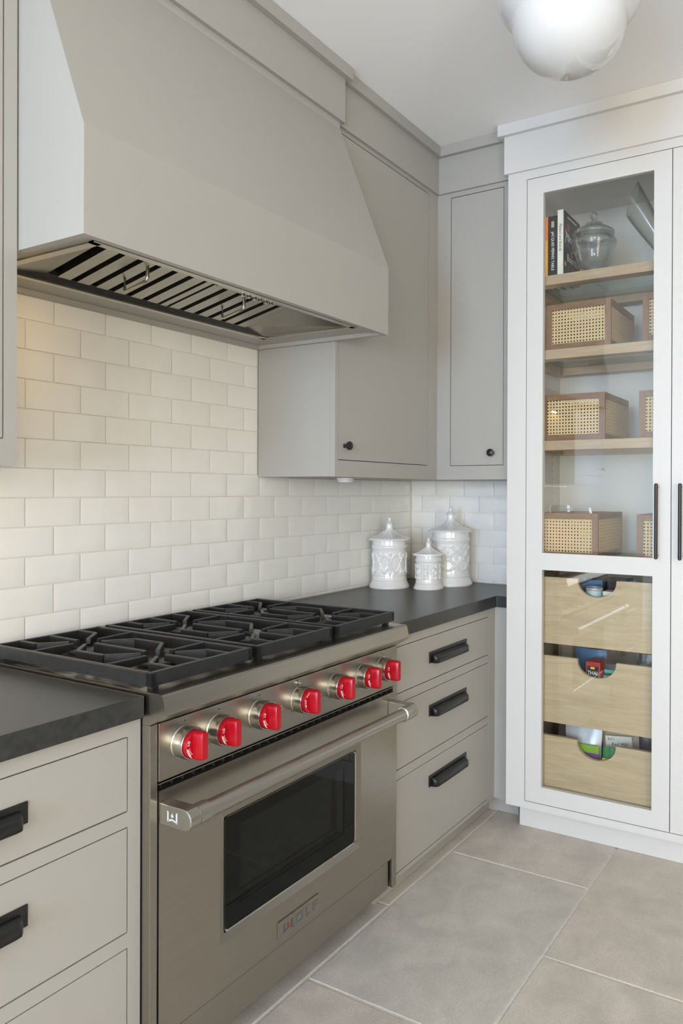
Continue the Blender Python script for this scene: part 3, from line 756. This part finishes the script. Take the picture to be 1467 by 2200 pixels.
for x in GX:
    place('grate', gme, None, rg, (x, -0.3545, 0.9385))
    for y in GY:
        b_ = place('burner', bmesh_, None, rg, (x, y, 0.9122))
        place('burner_cap', cmesh_, None, b_, (x, y, 0.9122))
        place('igniter', igd, None, b_, (x+.052, y-.02, 0.9175))

# ------------------------------------------------------------------ white canisters
def canister(cx, cy, rb, hb, hl, label, pattern):
    """rb: base radius, hb: height of the body, hl: height of the lid"""
    t = thing('canister', (cx, cy, 0.9142), label, 'canister', 'white ceramic canisters')
    rw = rb*0.845
    prof = [(rb*.985, 0), (rb, .018*hb), (rb*1.0, .035*hb), (rb*.975, .055*hb), (rw*1.09, .105*hb), (rw*1.045, .145*hb), (rw*1.03, .160*hb), (rw*1.045, .172*hb), (rw*1.01, .20*hb), (rw*.995, .265*hb)]
    n = 84; z0, z1 = 0.265*hb, hb*0.785
    for i in range(1, n): prof.append((rw*(.995-.03*math.sin(PI*i/n)), z0+(z1-z0)*i/n))
    prof += [(rw*.995, z1), (rw*1.01, hb*.805), (rw*1.055, hb*.845), (rw*1.065, hb*.865), (rw*1.05, hb*.885), (rw*1.0, hb*.905), (rw*.995, hb)]
    def rel(th, h, r):
        if h < z0+.0005 or h > z1-.0005: return 0
        return 1.7*pattern(th, (h-z0)/(z1-z0))
    MB().lathe(prof, (cx, cy, 0.9142), 240, rmod=rel).build('jar_body', ceram, t)
    r2 = rb*1.03
    lp = [(rw*.9, 0.0), (r2*.99, 0.001), (r2*1.0, 0.005), (r2*.97, .009), (r2*.88, hl*.115)]
    for i in range(1, 17):
        q = i/16; lp.append((r2*(.165+.715*(1-q)**2.1), hl*(.115+.435*q)))
    lp += [(r2*.160, hl*.60), (r2*.165, hl*.675), (r2*.20, hl*.70), (r2*.205, hl*.715), (r2*.19, hl*.73), (r2*.125, hl*.775), (r2*.085, hl*.83), (r2*.070, hl*.88), (r2*.085, hl*.915), (r2*.085, hl*.955), (r2*.05, hl*.99), (0.0003, hl)]
    def scal(th, h, r):
        q = r/r2
        if q < .25: return 0
        e = abs(math.cos(4*th))
        a = r*(0.030*(e-.5) if q > .9 else 0.0)
        rib = math.exp(-((math.sin(4*th))/.10)**2)*0.0035*(1 if .25 < q < .9 else 0)
        return a+rib
    MB().lathe(lp, (cx, cy, 0.9142+hb), 192, rmod=scal, cap=False).build('lid', ceram, t)
    return t
def ridge(d, w_): return math.exp(-(d/w_)**2)
def patA(th, h):
    a = 0.0; q = 5*th
    if 0.06 < h < 0.95: a += 0.0012
    for ph in (0, PI): a = max(a, 0.0012+0.0022*ridge(h-.5-.34*math.sin(q/2*2+ph), .045) if .06 < h < .95 else a)
    for k in range(10):
        d = ((th-k*PI/5+PI) % (2*PI))-PI
        for hc in (.22, .78): a = max(a, .0012+.0020*ridge(math.hypot(d*2.2, (h-hc)*1.0)-.13, .03))
        if k % 2 == 0: a = max(a, .0012+.0022*ridge(abs(d)*1.9+abs(h-.5)*.9-.19, .03))
    return a
def patB(th, h):
    if h < .08 or h > .94: return 0.0
    a = 0.0008
    for k in range(9):
        d = ((th-k*2*PI/9+PI) % (2*PI))-PI
        a = max(a, .0008+.0018*ridge(math.hypot(d*1.25, (h-.5)*.9)-.16, .03), .0008+.0016*ridge(math.hypot(d*1.25, (h-.5)*.9), .05))
        d2 = ((th-(k+.5)*2*PI/9+PI) % (2*PI))-PI
        for hc in (.16, .84): a = max(a, .0008+.0018*ridge(max(abs(d)*1.2, abs(h-hc)*1.6)-.19, .028), .0008+.0012*ridge(math.hypot(d*1.2, (h-hc)*1.2)-.07, .03))
    return a
def patC(th, h):
    e = .05*math.cos(8*th)
    if h < .07+e or h > .93+e: return 0.0
    a = 0.0012
    u = 4*th/PI*1.0; v = h*2.0
    for s in (1, -1):
        f = ((u+s*v) % 1.0)-.5; a = max(a, .0012+.0024*ridge(abs(f)-.07, .030))
    fu, fv = (u % 1.0)-.5, ((v+.5) % 1.0)-.5
    a = max(a, .0012+.002*ridge(math.hypot(fu, fv)-.17, .035), .0012+.0016*ridge(math.hypot(fu, fv), .06))
    return a
canister(-0.345, -0.110, 0.0885, 0.208, 0.103, 'white ceramic canister with scroll relief, left of the three', patA)
canister(-0.300, -0.2835, 0.0655, 0.145, 0.077, 'smallest white ceramic canister, in front of the other two', patB)
canister(-0.130, -0.298, 0.1000, 0.240, 0.114, 'tallest white ceramic canister, behind at right against the end tiles', patC)

# ------------------------------------------------------------------ white pantry
XP = -0.400; PY1, PY0 = -0.7062, -1.985
pan = thing('pantry_cabinet', (-0.13, (PY0+PY1)/2, 0), 'tall white pantry cabinet with glass doors at the right', 'cabinet')
D1 = (-1.3455, -0.7858); D2 = (-1.9060, -1.3462)
frame_x(PY0, PY1, 0.101, 2.587, [(D2[0], D1[1], 0.1285, 2.5545)], XP).build('face_frame', white, pan)
B('side_panel', white, pan, XP+.0222, 0.155, PY1-.020, PY1, 0.101, 2.60); B('side_panel', white, pan, XP+.0222, 0.155, PY0, PY0+.02, 0.101, 2.60)
XB = 0.118
B('back_panel', white, pan, XB, XB+.02, PY0+.021, PY1-.021, 0.101, 2.60)
top = B('top_panel', white, pan, XP+.0222, XB-.001, PY0+.021, PY1-.021, 2.592, 2.61)
B('bottom_panel', white, pan, XP+.0222, XB-.001, PY0+.021, PY1-.021, 0.101, 0.122)
B('deck', white, pan, XP+.0222, XB-.001, PY0+.021, PY1-.021, 1.062, 1.080)
B('divider', white, pan, XP+.0222, XB-.001, -1.356, -1.336, 0.1222, 1.0618)
B('lower_back', oak_shelf, pan, XB-.012, XB-.0005, -1.3355, PY1-.0215, 0.1225, 1.0615)
B('toe_kick', white, pan, -0.337, -0.320, PY0, -0.7385, 0.001, 0.101)
B('frieze', white, pan, XP-.012, 0.155, PY0, PY1+.0125, 2.587, 2.733); B('crown_molding', white, pan, XP-.030, 0.155, PY0, PY1+.034, 2.733, 2.7765)
mb = MB()
for x in (-0.30, 0.03):
    for i in range(14): mb.lathe([(0.0025, 0), (0.0025, 0.0006)], (x, PY1-.0202, 1.30+i*.032), 8, 'y', dirn=-1)
mb.build('shelf_pin_holes', blackm, pan)
for y in (-1.0394, -1.62):
    MB().lathe([(0.030, -.0005), (0.040, -.0015), (0.041, -.003), (0.032, -.003), (0.030, -.002), (0.0005, -.002)], (-0.114, y, 2.592), 32, cap=False).build('downlight', plastic, top)
# light strips hidden behind the door stiles
for y_, dy, e_w in ((-0.752, -0.45, 0.95), (-1.925, 0.45, 0.95)):
    B('light_strip', plastic, pan, XP+.0228, XP+.0300, y_-.006, y_+.006, 1.10, 2.50)
    ld = bpy.data.lights.new('light_strip_light', 'AREA'); ld.shape = 'RECTANGLE'; ld.size = 0.012; ld.size_y = 1.36; ld.energy = e_w; ld.color = (0.95, 0.98, 1.0)
    lo = bpy.data.objects.new('light_strip_light', ld); COL.objects.link(lo); lo.location = (XP+.034, y_, 1.80)
    lo.rotation_euler = Vector((1, dy, 0)).to_track_quat('-Z', 'Y').to_euler()
UZ = (1.1015, 2.4900); LZ = (0.1945, 1.0360)
def pantry_door(dy0, dy1, gy0, gy1, hy_):
    a0, a1, z0, z1 = dy0+GAP/2, dy1-GAP/2 if dy1 < -1 else dy1-GAP, 0.1285+GAP, 2.5545-GAP
    mb = MB(); x0, x1 = XP+.0003, XP+.0215
    mb.box(x0, x1, a0, gy0, z0, z1); mb.box(x0, x1, gy1, a1, z0, z1)
    mb.box(x0, x1, gy0, gy1, z0, LZ[0]); mb.box(x0, x1, gy0, gy1, LZ[1], UZ[0]); mb.box(x0, x1, gy0, gy1, UZ[1], z1)
    d_ = mb.build('door', white, pan)
    for q in (UZ, LZ): B('glass_pane', pane_glass, d_, XP+.0135, XP+.0165, gy0, gy1, q[0], q[1])
    za, zb_ = 1.100, 1.3685; xo = XP-.030
    pl = MB(); pl.tube([(xo, hy_, za), (xo, hy_, za+.003), (xo, hy_, zb_-.003), (xo, hy_, zb_)], [0.003, 0.0063, 0.0063, 0.003], 14)
    p_ = pl.build('pull', blackhw, d_)
    for z in (za+.012, zb_-.012): MB().lathe([(0.0042, 0), (0.0042, 0.0245), ], (XP, hy_, z), 12, 'x', dirn=-1).build('pull_post', steelp, d_)
    return d_
pantry_door(D1[0], D1[1], -1.2810, -0.8555, -1.300)
pantry_door(D2[0], D2[1], -1.8360, -1.4105, -1.3825)
# oak shelves: wooden frame with a glass insert
SX0 = -0.368
SHELF_TOP = (2.178, 1.889, 1.536)
for zt in SHELF_TOP:
    z0 = zt-.037; ya, yb = PY0+.022, PY1-.022; xb = 0.070
    mb = MB(); mb.box(SX0, SX0+.055, ya, yb, z0, zt, bev=0.0015); mb.box(xb-.05, xb, ya, yb, z0, zt)
    for y0_, y1_ in ((ya, ya+.05), (yb-.05, yb), (-1.375, -1.315)): mb.box(SX0+.0552, xb-.0502, y0_, y1_, z0, zt)
    s_ = mb.build('shelf', oak_shelf, pan)
    for y0_, y1_ in ((ya+.05, -1.375), (-1.315, yb-.05)): B('glass_panel', shelf_glass, s_, SX0+.0555, xb-.0505, y0_+.0005, y1_-.0005, zt-.0075, zt-.0005)
# oak drawers with scooped fronts
DZ = [(0.130, 0.388), (0.4405, 0.699), (0.7475, 1.0055)]
XD = -0.360
for z0, z1 in DZ:
    y0_, y1_ = -1.333, -0.730; yc, rs = -1.062, 0.0762
    prof = [(y0_, z0), (y1_, z0), (y1_, z1)]
    for i in range(17):
        t_ = PI*i/16; prof.append((yc+rs*math.cos(t_), z1-0.066*math.sin(t_)**.85))
    prof.append((y0_, z1))
    d_ = MB().prism(prof, 'x', XD, XD+.016).build('drawer', oak_drawer, pan)
    for a in ((y0_, y0_+.014), (y1_-.014, y1_)): B('drawer_side', oak_drawer, d_, XD+.0162, 0.08, a[0], a[1], z0, z1-.02)
    B('drawer_bottom', oak_drawer, d_, XD+.0162, 0.08, y0_+.0145, y1_-.0145, z0+.004, z0+.014)
    B('drawer_back', oak_drawer, d_, 0.0805, 0.094, y0_, y1_, z0, z1-.02)

# baskets
def basket(y1, zb_, wd, ht, label, x0=-0.349, dp=0.325):
    y0 = y1-wd; x1 = x0+dp; zt = zb_+ht; fw = 0.023; th = 0.013
    t = thing('cane_basket', ((x0+x1)/2, (y0+y1)/2, zb_), label, 'basket', 'cane baskets on the pantry shelves')
    for nm, xa, xb in (('front', x0, x0+th), ('back', x1-th, x1)):
        for z in (zb_, zt-fw): B('rail', walnut_y, t, xa, xb, y0+fw, y1-fw, z, z+fw, bev=0.0012)
        for y in (y0, y1-fw): B('post', walnut_z, t, xa, xb, y, y+fw, zb_, zt, bev=0.0012)
        B('cane_panel', cane_front, t, xa+.006, xa+.0075, y0+fw, y1-fw, zb_+fw, zt-fw)
    for ya in (y0, y1-th):
        for z in (zb_, zt-fw): B('side_rail', walnut_x, t, x0+th, x1-th, ya, ya+th, z, z+fw, bev=0.0012)
        B('cane_panel', cane_side, t, x0+th, x1-th, ya+.006, ya+.0075, zb_+fw, zt-fw)
    B('base', walnut_x, t, x0+th, x1-th, y0+th, y1-th, zb_+.002, zb_+.008)
    return t
e_ = .0006
basket(-0.8475, SHELF_TOP[1]+e_, 0.2605, 0.1775, 'cane and walnut basket under the books, left on its shelf')
basket(-1.2280, SHELF_TOP[1]+e_, 0.2605, 0.1775, 'cane basket cut off by the door stile, on the upper basket shelf')
basket(-0.8290, SHELF_TOP[2]+e_, 0.2575, 0.1795, 'cane and walnut basket at left on the middle basket shelf')
basket(-1.2160, SHELF_TOP[2]+e_, 0.2600, 0.1745, 'cane basket cut off by the door stile, on the middle basket shelf')
basket(-0.8050, 1.0806, 0.2560, 0.1745, 'lowest left cane basket, red packets showing through its webbing')
basket(-1.2100, 1.0806, 0.2600, 0.1745, 'lowest cane basket cut off by the door stile')

# ------------------------------------------------------------------ soft packages
def pmat(name, col, rough=0.3, metal=0.0): return mat(name, col, rough, metal, var=0.06, nscale=25, bump=0.5, bscale=30)
M_red = pmat('red_packet', (0.45, 0.03, 0.025)); M_dark = pmat('dark_packet', (0.03, 0.028, 0.03)); M_silver = pmat('silver_packet', (0.50, 0.52, 0.55), 0.3, 0.2)
M_kraft = pmat('kraft_packet', (0.42, 0.33, 0.23), 0.6); M_green = pmat('green_packet', (0.01, 0.22, 0.06)); M_purple = pmat('purple_print', (0.16, 0.05, 0.26))
M_lime = pmat('lime_print', (0.22, 0.42, 0.03)); M_yell = pmat('yellow_print', (0.75, 0.55, 0.05)); M_teal = pmat('teal_print', (0.05, 0.42, 0.38)); M_maroon = pmat('maroon_packet', (0.13, 0.015, 0.02))
M_cream = pmat('cream_print', (0.75, 0.74, 0.66), 0.5); M_blue = pmat('blue_packet', (0.06, 0.16, 0.30)); M_black = mat('black_card', (0.012, 0.012, 0.013), 0.4, var=0.1)
M_brown = mat('brown_print', (0.16, 0.045, 0.02), 0.5, var=0.05); M_orange = mat('orange_cloth', (0.80, 0.20, 0.02), 0.55, var=0.08); M_amber = mat('amber_cloth', (0.75, 0.40, 0.05), 0.5, var=0.05)
solid_glass = bpy.data.materials.new('solid_glass'); solid_glass.use_nodes = True
_n, _l = nodes_of(solid_glass); _p = _n['Principled BSDF']; _p.inputs['Base Color'].default_value = (0.97, 0.98, 0.975, 1); _p.inputs['Roughness'].default_value = 0.0
_p.inputs['Transmission Weight'].default_value = 1.0; _p.inputs['IOR'].default_value = 1.45
_t = _n.new('ShaderNodeBsdfTransparent'); _t.inputs[0].default_value = (0.93, 0.94, 0.94, 1); _m = _n.new('ShaderNodeMixShader'); _m.inputs[0].default_value = 0.35
_l.new(_p.outputs[0], _m.inputs[1]); _l.new(_t.outputs[0], _m.inputs[2]); _l.new(_m.outputs[0], _n['Material Output'].inputs[0])
M_paper = mat('page_paper', (0.78, 0.75, 0.68), 0.8, var=0.03); M_clear = thin_glass('clear_wrap', (0.86, 0.88, 0.88), 1.45, 0.08, edge=(0.5, 0.52, 0.52), boost=1.4)
M_pink = mat('pink_print', (0.45, 0.06, 0.16), 0.5, var=0.1); M_olive = mat('olive_print', (0.30, 0.26, 0.10), 0.5, var=0.2)
def bag(name, xc, yc, z0, wd, ht, dp, m, label, tilt=(0, 0, 0), cat='packet', parent=None, group=None):
    """pillow-shaped packet standing on z0, wide along y; pinched flat at the top seam"""
    nu, nv = 9, 9; mb = MB(); fr, bk = [], []
    rs = random.Random(hash(name+label) % 1000 if False else len(label)*7+int(abs(yc)*1000))
    for j in range(nv+1):
        for i in range(nu+1):
            u, v = i/nu*2-1, j/nv
            b = (1-abs(u)**3)*min(1, (1-v)*2.6)*min(1, .35+v*3)
            wob = rs.uniform(-.0022, .0022)
            yy = u*wd/2*(1-.05*math.sin(PI*v)); zz = v*ht
            fr.append((-dp/2*b-.0008+wob, yy, zz)); bk.append((dp/2*b+.0008+wob, yy, zz))
    n = nu+1
    fs = [(j*n+i, j*n+i+1, (j+1)*n+i+1, (j+1)*n+i) for j in range(nv) for i in range(nu)]
    mb.add(fr, fs, True); mb.add(bk, [f[::-1] for f in fs], True)
    rim_ = [i for i in range(n)]+[j*n+nu for j in range(1, nv+1)]+[nv*n+i for i in range(nu-1, -1, -1)]+[j*n for j in range(nv-1, 0, -1)]
    mm = len(rim_); mb.add([fr[k] for k in rim_]+[bk[k] for k in rim_], [(i, (i+1) % mm, mm+(i+1) % mm, mm+i) for i in range(mm)], True)
    o = mb.build(name, m, None, (0, 0, 0)); o.location = (xc, yc, z0); o.rotation_euler = tilt; WLOC[o] = Vector((xc, yc, z0))
    return tag(o, label, cat, group)
def decal(name, m, par, dims, loc):
    """flat printed patch in the packet's own frame (thin box, dims = thickness x, width y, height z)"""
    o = MB().box(-dims[0]/2, dims[0]/2, -dims[1]/2, dims[1]/2, -dims[2]/2, dims[2]/2).build(name, m, None, (0, 0, 0))
    o.parent = par; o.location = loc; return o
def ltext(par, body, size, loc, m, ang=0.0, xs=1.0, shear=0.0):
    """printed words in the parent's own frame, facing -x"""
    o = text('print', body, size, (0, 0, 0), (0, -math.cos(ang), math.sin(ang)), (0, math.sin(ang), math.cos(ang)), m, None, xscale=xs, font_shear=shear)
    o.parent = par; o.location = loc; return o
# bottom drawer
zb_ = DZ[0][0]+.0146
b = bag('silver_packet', -0.285, -0.985, zb_, 0.150, 0.275, 0.060, M_silver, 'crinkled silver packet with lime and purple band in bottom drawer', (0, 0.03, 0))
decal('lime_band', M_lime, b, (0.004, 0.142, 0.030), (-0.033, -0.002, 0.200)); decal('purple_band', M_purple, b, (0.004, 0.142, 0.035), (-0.0335, -0.002, 0.167)); decal('white_band', wprint, b, (0.004, 0.142, 0.014), (-0.0335, -0.002, 0.142))
b = bag('green_packet', -0.315, -1.106, zb_, 0.062, 0.220, 0.030, M_green, 'green packet with yellow stripe in the bottom drawer notch', (0, 0, 0))
decal('yellow_band', M_yell, b, (0.003, 0.058, 0.009), (-0.0165, 0, 0.178))
b = bag('kraft_packet', -0.232, -1.140, zb_+.009, 0.150, 0.262, 0.040, M_kraft, 'kraft paper packet with cream label in bottom drawer', (-0.10, 0, 0))
decal('cream_label', M_cream, b, (0.003, 0.105, 0.055), (-0.0200, 0.0, 0.213)); ltext(b, "Bob's", 0.013, (-0.0222, 0.030, 0.228), M_brown, xs=.9); ltext(b, 'Red Mill', 0.019, (-0.0222, -0.002, 0.208), M_brown)
b = bag('dark_packet', -0.170, -1.165, zb_+.006, 0.190, 0.280, 0.050, M_dark, 'dark packet with lime lettering at the back of bottom drawer', (-0.04, 0, 0))
ltext(b, 'AND EASY', 0.030, (-0.0265, 0.0, 0.262), M_lime, xs=.9)
bag('maroon_packet', -0.175, -0.965, zb_, 0.200, 0.288, 0.045, M_maroon, 'maroon packet behind the silver packet in bottom drawer', (0, 0, 0))
# middle drawer
zb_ = DZ[1][0]+.0146
o = MB().box(-0.335, -0.255, -1.068, -1.012, zb_, zb_+.232, bev=0.001).build('tea_box', M_red); tag(o, 'red and black box lettered in white in middle drawer notch', 'box')
B('black_face', M_black, o, -0.3362, -0.3352, -1.062, -1.016, zb_+.14, zb_+.216)
text('print', 'THAI', 0.021, (-0.3366, -1.039, zb_+.190), (0, -1, 0), (0, 0, 1), wprint, o, xscale=.85)
B('gold_mark', M_yell, o, -0.3368, -0.3363, -1.047, -1.031, zb_+.2055, zb_+.2135)
b = bag('black_packet', -0.30, -1.125, zb_, 0.100, 0.225, 0.035, M_dark, 'black and teal packet right of the red box in middle drawer', (0, 0, 0))
decal('teal_band', M_teal, b, (0.003, 0.09, 0.012), (-0.0185, 0, 0.200)); decal('cream_band', M_cream, b, (0.003, 0.094, 0.026), (-0.0188, 0, 0.166)); decal('lime_band', M_lime, b, (0.003, 0.094, 0.004), (-0.0188, 0, 0.182))
bag('blue_packet', -0.19, -0.985, zb_, 0.130, 0.250, 0.040, M_blue, 'dark blue packet behind the red box in middle drawer', (0, 0, 0))
for yc_, lb_ in ((-1.215, 'black and teal packet at right end of middle drawer'), (-1.280, 'black packet against the right side of middle drawer')):
    b = bag('black_packet', -0.24, yc_, zb_, 0.062, 0.262, 0.04, M_dark, lb_)
    decal('teal_mark', M_teal, b, (0.003, 0.030, 0.014), (-0.021, 0, 0.222))
# top drawer
zb_ = DZ[2][0]+.0146
t = thing('food_can', (-0.295, -1.032, zb_), 'pale blue food can with a green band in top drawer notch', 'can')
MB().lathe([(0.0335, 0), (0.0345, .003), (0.0335, .006), (0.0335, .200), (0.0345, .203), (0.0335, .206), (0.030, .2062), (0.030, .203), (0.0005, .203)], (-0.295, -1.032, zb_), 32, cap=False).build('tin', M_silver, t)
MB().lathe([(0.0338, .03), (0.0338, .195)], (-0.295, -1.032, zb_), 32, cap=False).build('can_label', pmat('can_label', (0.45, 0.62, 0.66), 0.4), t)
MB().lathe([(0.0341, .150), (0.0341, .172)], (-0.295, -1.032, zb_), 32, cap=False).build('green_band', M_green, t)
o = MB().box(-0.33, -0.27, -1.135, -1.076, zb_, zb_+.198, bev=0.001).build('food_box', M_cream); tag(o, 'cream food box with green grass print in top drawer notch', 'box')
B('green_print', M_lime, o, -0.3307, -0.3301, -1.134, -1.077, zb_+.155, zb_+.183)
o = MB().box(-0.24, -0.17, -1.150, -1.065, zb_, zb_+.235, bev=0.001).build('food_box', M_black); tag(o, 'black box behind the cream box in top drawer', 'box')
o = MB().box(-0.22, -0.15, -1.040, -0.955, zb_, zb_+.225, bev=0.001).build('food_box', M_blue); tag(o, 'dark blue box behind the can in top drawer', 'box')
# basket contents
zs2 = 1.0806+.009
for i, (yc_, m_, lb_) in enumerate(((-0.858, M_red, 'red packet nearest the side wall in the lowest left basket'), (-0.930, M_red, 'red packet in the middle of the lowest left basket'), (-1.004, M_kraft, 'tan packet at right inside the lowest left basket'))):
    b = bag('snack_packet', -0.300, yc_, zs2, 0.072, 0.115, 0.04, m_, lb_)
    if i == 2: decal('yellow_print', M_yell, b, (0.003, 0.05, 0.025), (-0.021, 0, 0.085))
for yc_, xc_, zz, lb_ in ((-0.87, -0.25, 0.195, 'clear crinkled wrapper sticking out of the lowest left basket, at left'), (-0.955, -0.23, 0.184, 'clear crinkled wrapper sticking out of the lowest left basket, at right')):
    bag('clear_wrapper', xc_, yc_, zs2, 0.085, zz, 0.03, M_clear, lb_, (0, 0.0, 0.2))
zs1 = SHELF_TOP[1]+.0096
for yc_, m_, lb_ in ((-0.90, M_dark, 'dark packet at left inside the basket under the books'), (-0.985, M_purple, 'purple packet in the middle of basket under the books'), (-1.048, M_green, 'green packet at right inside the basket under the books')):
    bag('snack_packet', -0.270, yc_, zs1, 0.075, 0.115, 0.035, m_, lb_)
zs3 = SHELF_TOP[2]+.0096
for yc_, m_, lb_ in ((-0.89, M_dark, 'dark packet at left inside the middle shelf basket'), (-1.00, M_maroon, 'maroon packet at right inside the middle shelf basket')):
    bag('snack_packet', -0.270, yc_, zs3, 0.090, 0.125, 0.035, m_, lb_)

# ------------------------------------------------------------------ top shelf: books, jar, glass vessel
ZS = SHELF_TOP[0]+.0005
def book(y1, wd, ht, dp, x0, cover, label):
    y0 = y1-wd; t = thing('book', (x0+dp/2, (y0+y1)/2, ZS), label, 'book', 'cookbooks on the pantry top shelf')
    mb = MB(); c = 0.0022
    mb.box(x0, x0+c, y0, y1, ZS, ZS+ht); mb.box(x0+c, x0+dp, y0, y0+c, ZS, ZS+ht); mb.box(x0+c, x0+dp, y1-c, y1, ZS, ZS+ht)
    cv = mb.build('cover', cover, t)
    B('pages', M_paper, t, x0+c, x0+dp-.004, y0+c, y1-c, ZS+.003, ZS+ht-.003)
    return t, cv
SPX = -0.330
t, cv = book(-0.790, 0.026, 0.262, 0.19, SPX, M_blue, 'dark blue book against the side wall of pantry top shelf')
t, cv = book(-0.8175, 0.0295, 0.242, 0.19, SPX, M_orange, 'orange and amber spined book on the pantry top shelf')
B('amber_print', M_amber, cv, SPX-.0006, SPX-.0001, -0.8465, -0.818, ZS+.001, ZS+.150)
t, cv = book(-0.8485, 0.0365, 0.243, 0.19, SPX, M_black, 'black book with white spine lettering on the pantry top shelf')
text('spine_print', "JACQUES PÉPIN'S TABLE", 0.0155, (SPX-.0004, -0.8668, ZS+.105), (0, 0, -1), (0, -1, 0), wprint, cv, xscale=.92)
B('portrait_print', M_kraft, cv, SPX-.0005, SPX-.0001, -0.8725, -0.861, ZS+.198, ZS+.222)
t, cv = book(-0.8870, 0.0235, 0.262, 0.19, SPX, M_cream, 'thin white spined book with brown lettering beside the glass jar')
text('spine_print', 'Platters and Boards', 0.0165, (SPX-.0004, -0.8987, ZS+.155), (0, 0, -1), (0, -1, 0), M_brown, cv, xscale=.82, font_shear=.15)
yc_ = -0.8870-.0235
cvr = B('front_cover', mat('dark_cover', (0.018, 0.022, 0.025), 0.35, var=0.3, nscale=20), cv, SPX+.004, SPX+.19, yc_-.0007, yc_-.0001, ZS, ZS+.262)
def cprint(m_, x, z, r): MB().lathe([(r, 0), (r, .0003)], (SPX+x, yc_-.0008, ZS+z), 14, 'y', dirn=-1).build('cover_print', m_, cv)
rs = random.Random(3)
for i in range(26):
    cprint(rs.choice([M_pink, M_olive, M_amber, M_maroon, M_kraft, M_olive]), rs.uniform(.02, .17), rs.choice([rs.uniform(.01, .085), rs.uniform(.11, .20)]), rs.uniform(.006, .013))
cprint(M_pink, .055, .205, .016)
for body, x, z, sz_ in (('Platters', .085, .165, .042), ('and', .12, .125, .022), ('Boards', .095, .085, .042)):
    text('cover_title', body, sz_, (SPX+x, yc_-.0014, ZS+z), (1, 0, 0), (0, 0, 1), wprint, cv, xscale=.95, font_shear=.1)
text('cover_line', 'beautiful casual spreads', .011, (SPX+.095, yc_-.0014, ZS+.245), (1, 0, 0), (0, 0, 1), wprint, cv)

jx, jy = -0.272, -1.0165
t = thing('glass_jar', (jx, jy, ZS), 'clear glass lidded jar with ball finial on the top shelf', 'jar')
jp = [(0.0005, .004), (0.056, .001), (0.060, .004), (0.052, .010), (0.030, .018), (0.026, .026), (0.040, .034), (0.058, .040), (0.066, .048), (0.070, .066), (0.080, .108), (0.0895, .132), (0.0905, .142), (0.086, .150), (0.072, .155), (0.067, .158), (0.067, .163)]
MB().lathe([(r*.97, h*.94) for r, h in jp], (jx, jy, ZS), 56, cap=False).build('jar_bowl', solid_glass, t).modifiers.new('wall', 'SOLIDIFY').thickness = 0.003
lp = [(0.062, .158), (0.062, .166), (0.080, .168), (0.0825, .174), (0.081, .184), (0.064, .196), (0.044, .206), (0.036, .212), (0.034, .218), (0.014, .226), (0.0095, .231), (0.010, .236)]
for i in range(1, 12):
    a_ = -PI/2+.35+(PI-.35)*i/11; lp.append((max(.0003, .0165*math.cos(a_)), .2515+.0165*math.sin(a_)))
MB().lathe([(r*.97, h*.94) for r, h in lp], (jx, jy, ZS), 56, cap=False).build('jar_lid', solid_glass, t).modifiers.new('wall', 'SOLIDIFY').thickness = 0.003

# conical glass vessel leaning to the left, its mouth toward the jar
vo = MB(); seg = 48; rings = []
c0, c1 = Vector((-0.150, -1.135, 2.497)), Vector((-0.135, -1.312, ZS+.013))
def vring(q, r, inset=0.0):
    c = c1.lerp(c0, q); u_ = Vector((0.0, -0.37, 0.93)).lerp(Vector((0, -.75, .66)), 1-q).normalized(); v_ = Vector((0.97, 0.20, 0.08)).normalized()
    return [c+u_*(r-inset)*math.cos(2*PI*k/seg)+v_*(r-inset)*1.25*math.sin(2*PI*k/seg) for k in range(seg)]
spec_ = [(q, 0.013+0.055*q**.9) for q in (0, .1, .25, .4, .55, .7, .82, .92, 1.0)]
for q, r in spec_: rings.append(vring(q, r))
for q, r in reversed(spec_[1:]): rings.append(vring(q, r, .0022))
vv = [p for g_ in rings for p in g_]
vo.add(vv, [(i*seg+k, i*seg+(k+1) % seg, (i+1)*seg+(k+1) % seg, (i+1)*seg+k) for i in range(len(rings)-1) for k in range(seg)], True)
vo.add(rings[0], [list(range(seg))])
o = vo.build('glass_cone', jar_glass)
tag(o, 'tilted conical clear glass vessel at right of the top shelf', 'vase')

# ------------------------------------------------------------------ ceiling light
lx, ly, lz_ = -1.2085, -1.2578, 2.434
t = thing('ceiling_light', (lx, ly, lz_), 'white stepped opal glass globe ceiling light', 'light')
gp = [(0.0005, 0.0)]
for i in range(1, 11):
    a_ = -PI/2+PI/2*i/10*0.98; gp.append((0.149*math.cos(a_), 0.124+0.124*math.sin(a_)))
gp += [(0.1495, .128), (0.151, .136), (0.157, .143)]
for i in range(1, 8):
    a_ = -PI/3+PI*0.62*i/7; gp.append((0.105+0.084*math.cos(a_), .196+.060*math.sin(a_)))
gp += [(0.095, .270), (0.078, .276), (0.074, .300)]
MB().lathe(gp, (lx, ly, lz_), 64, cap=False).build('glass_shade', opal, t)
MB().lathe([(0.080, .286), (0.082, .290), (0.082, .318), (0.070, .326), (0.070, .3425)], (lx, ly, lz_), 48).build('fitter', brass, t)
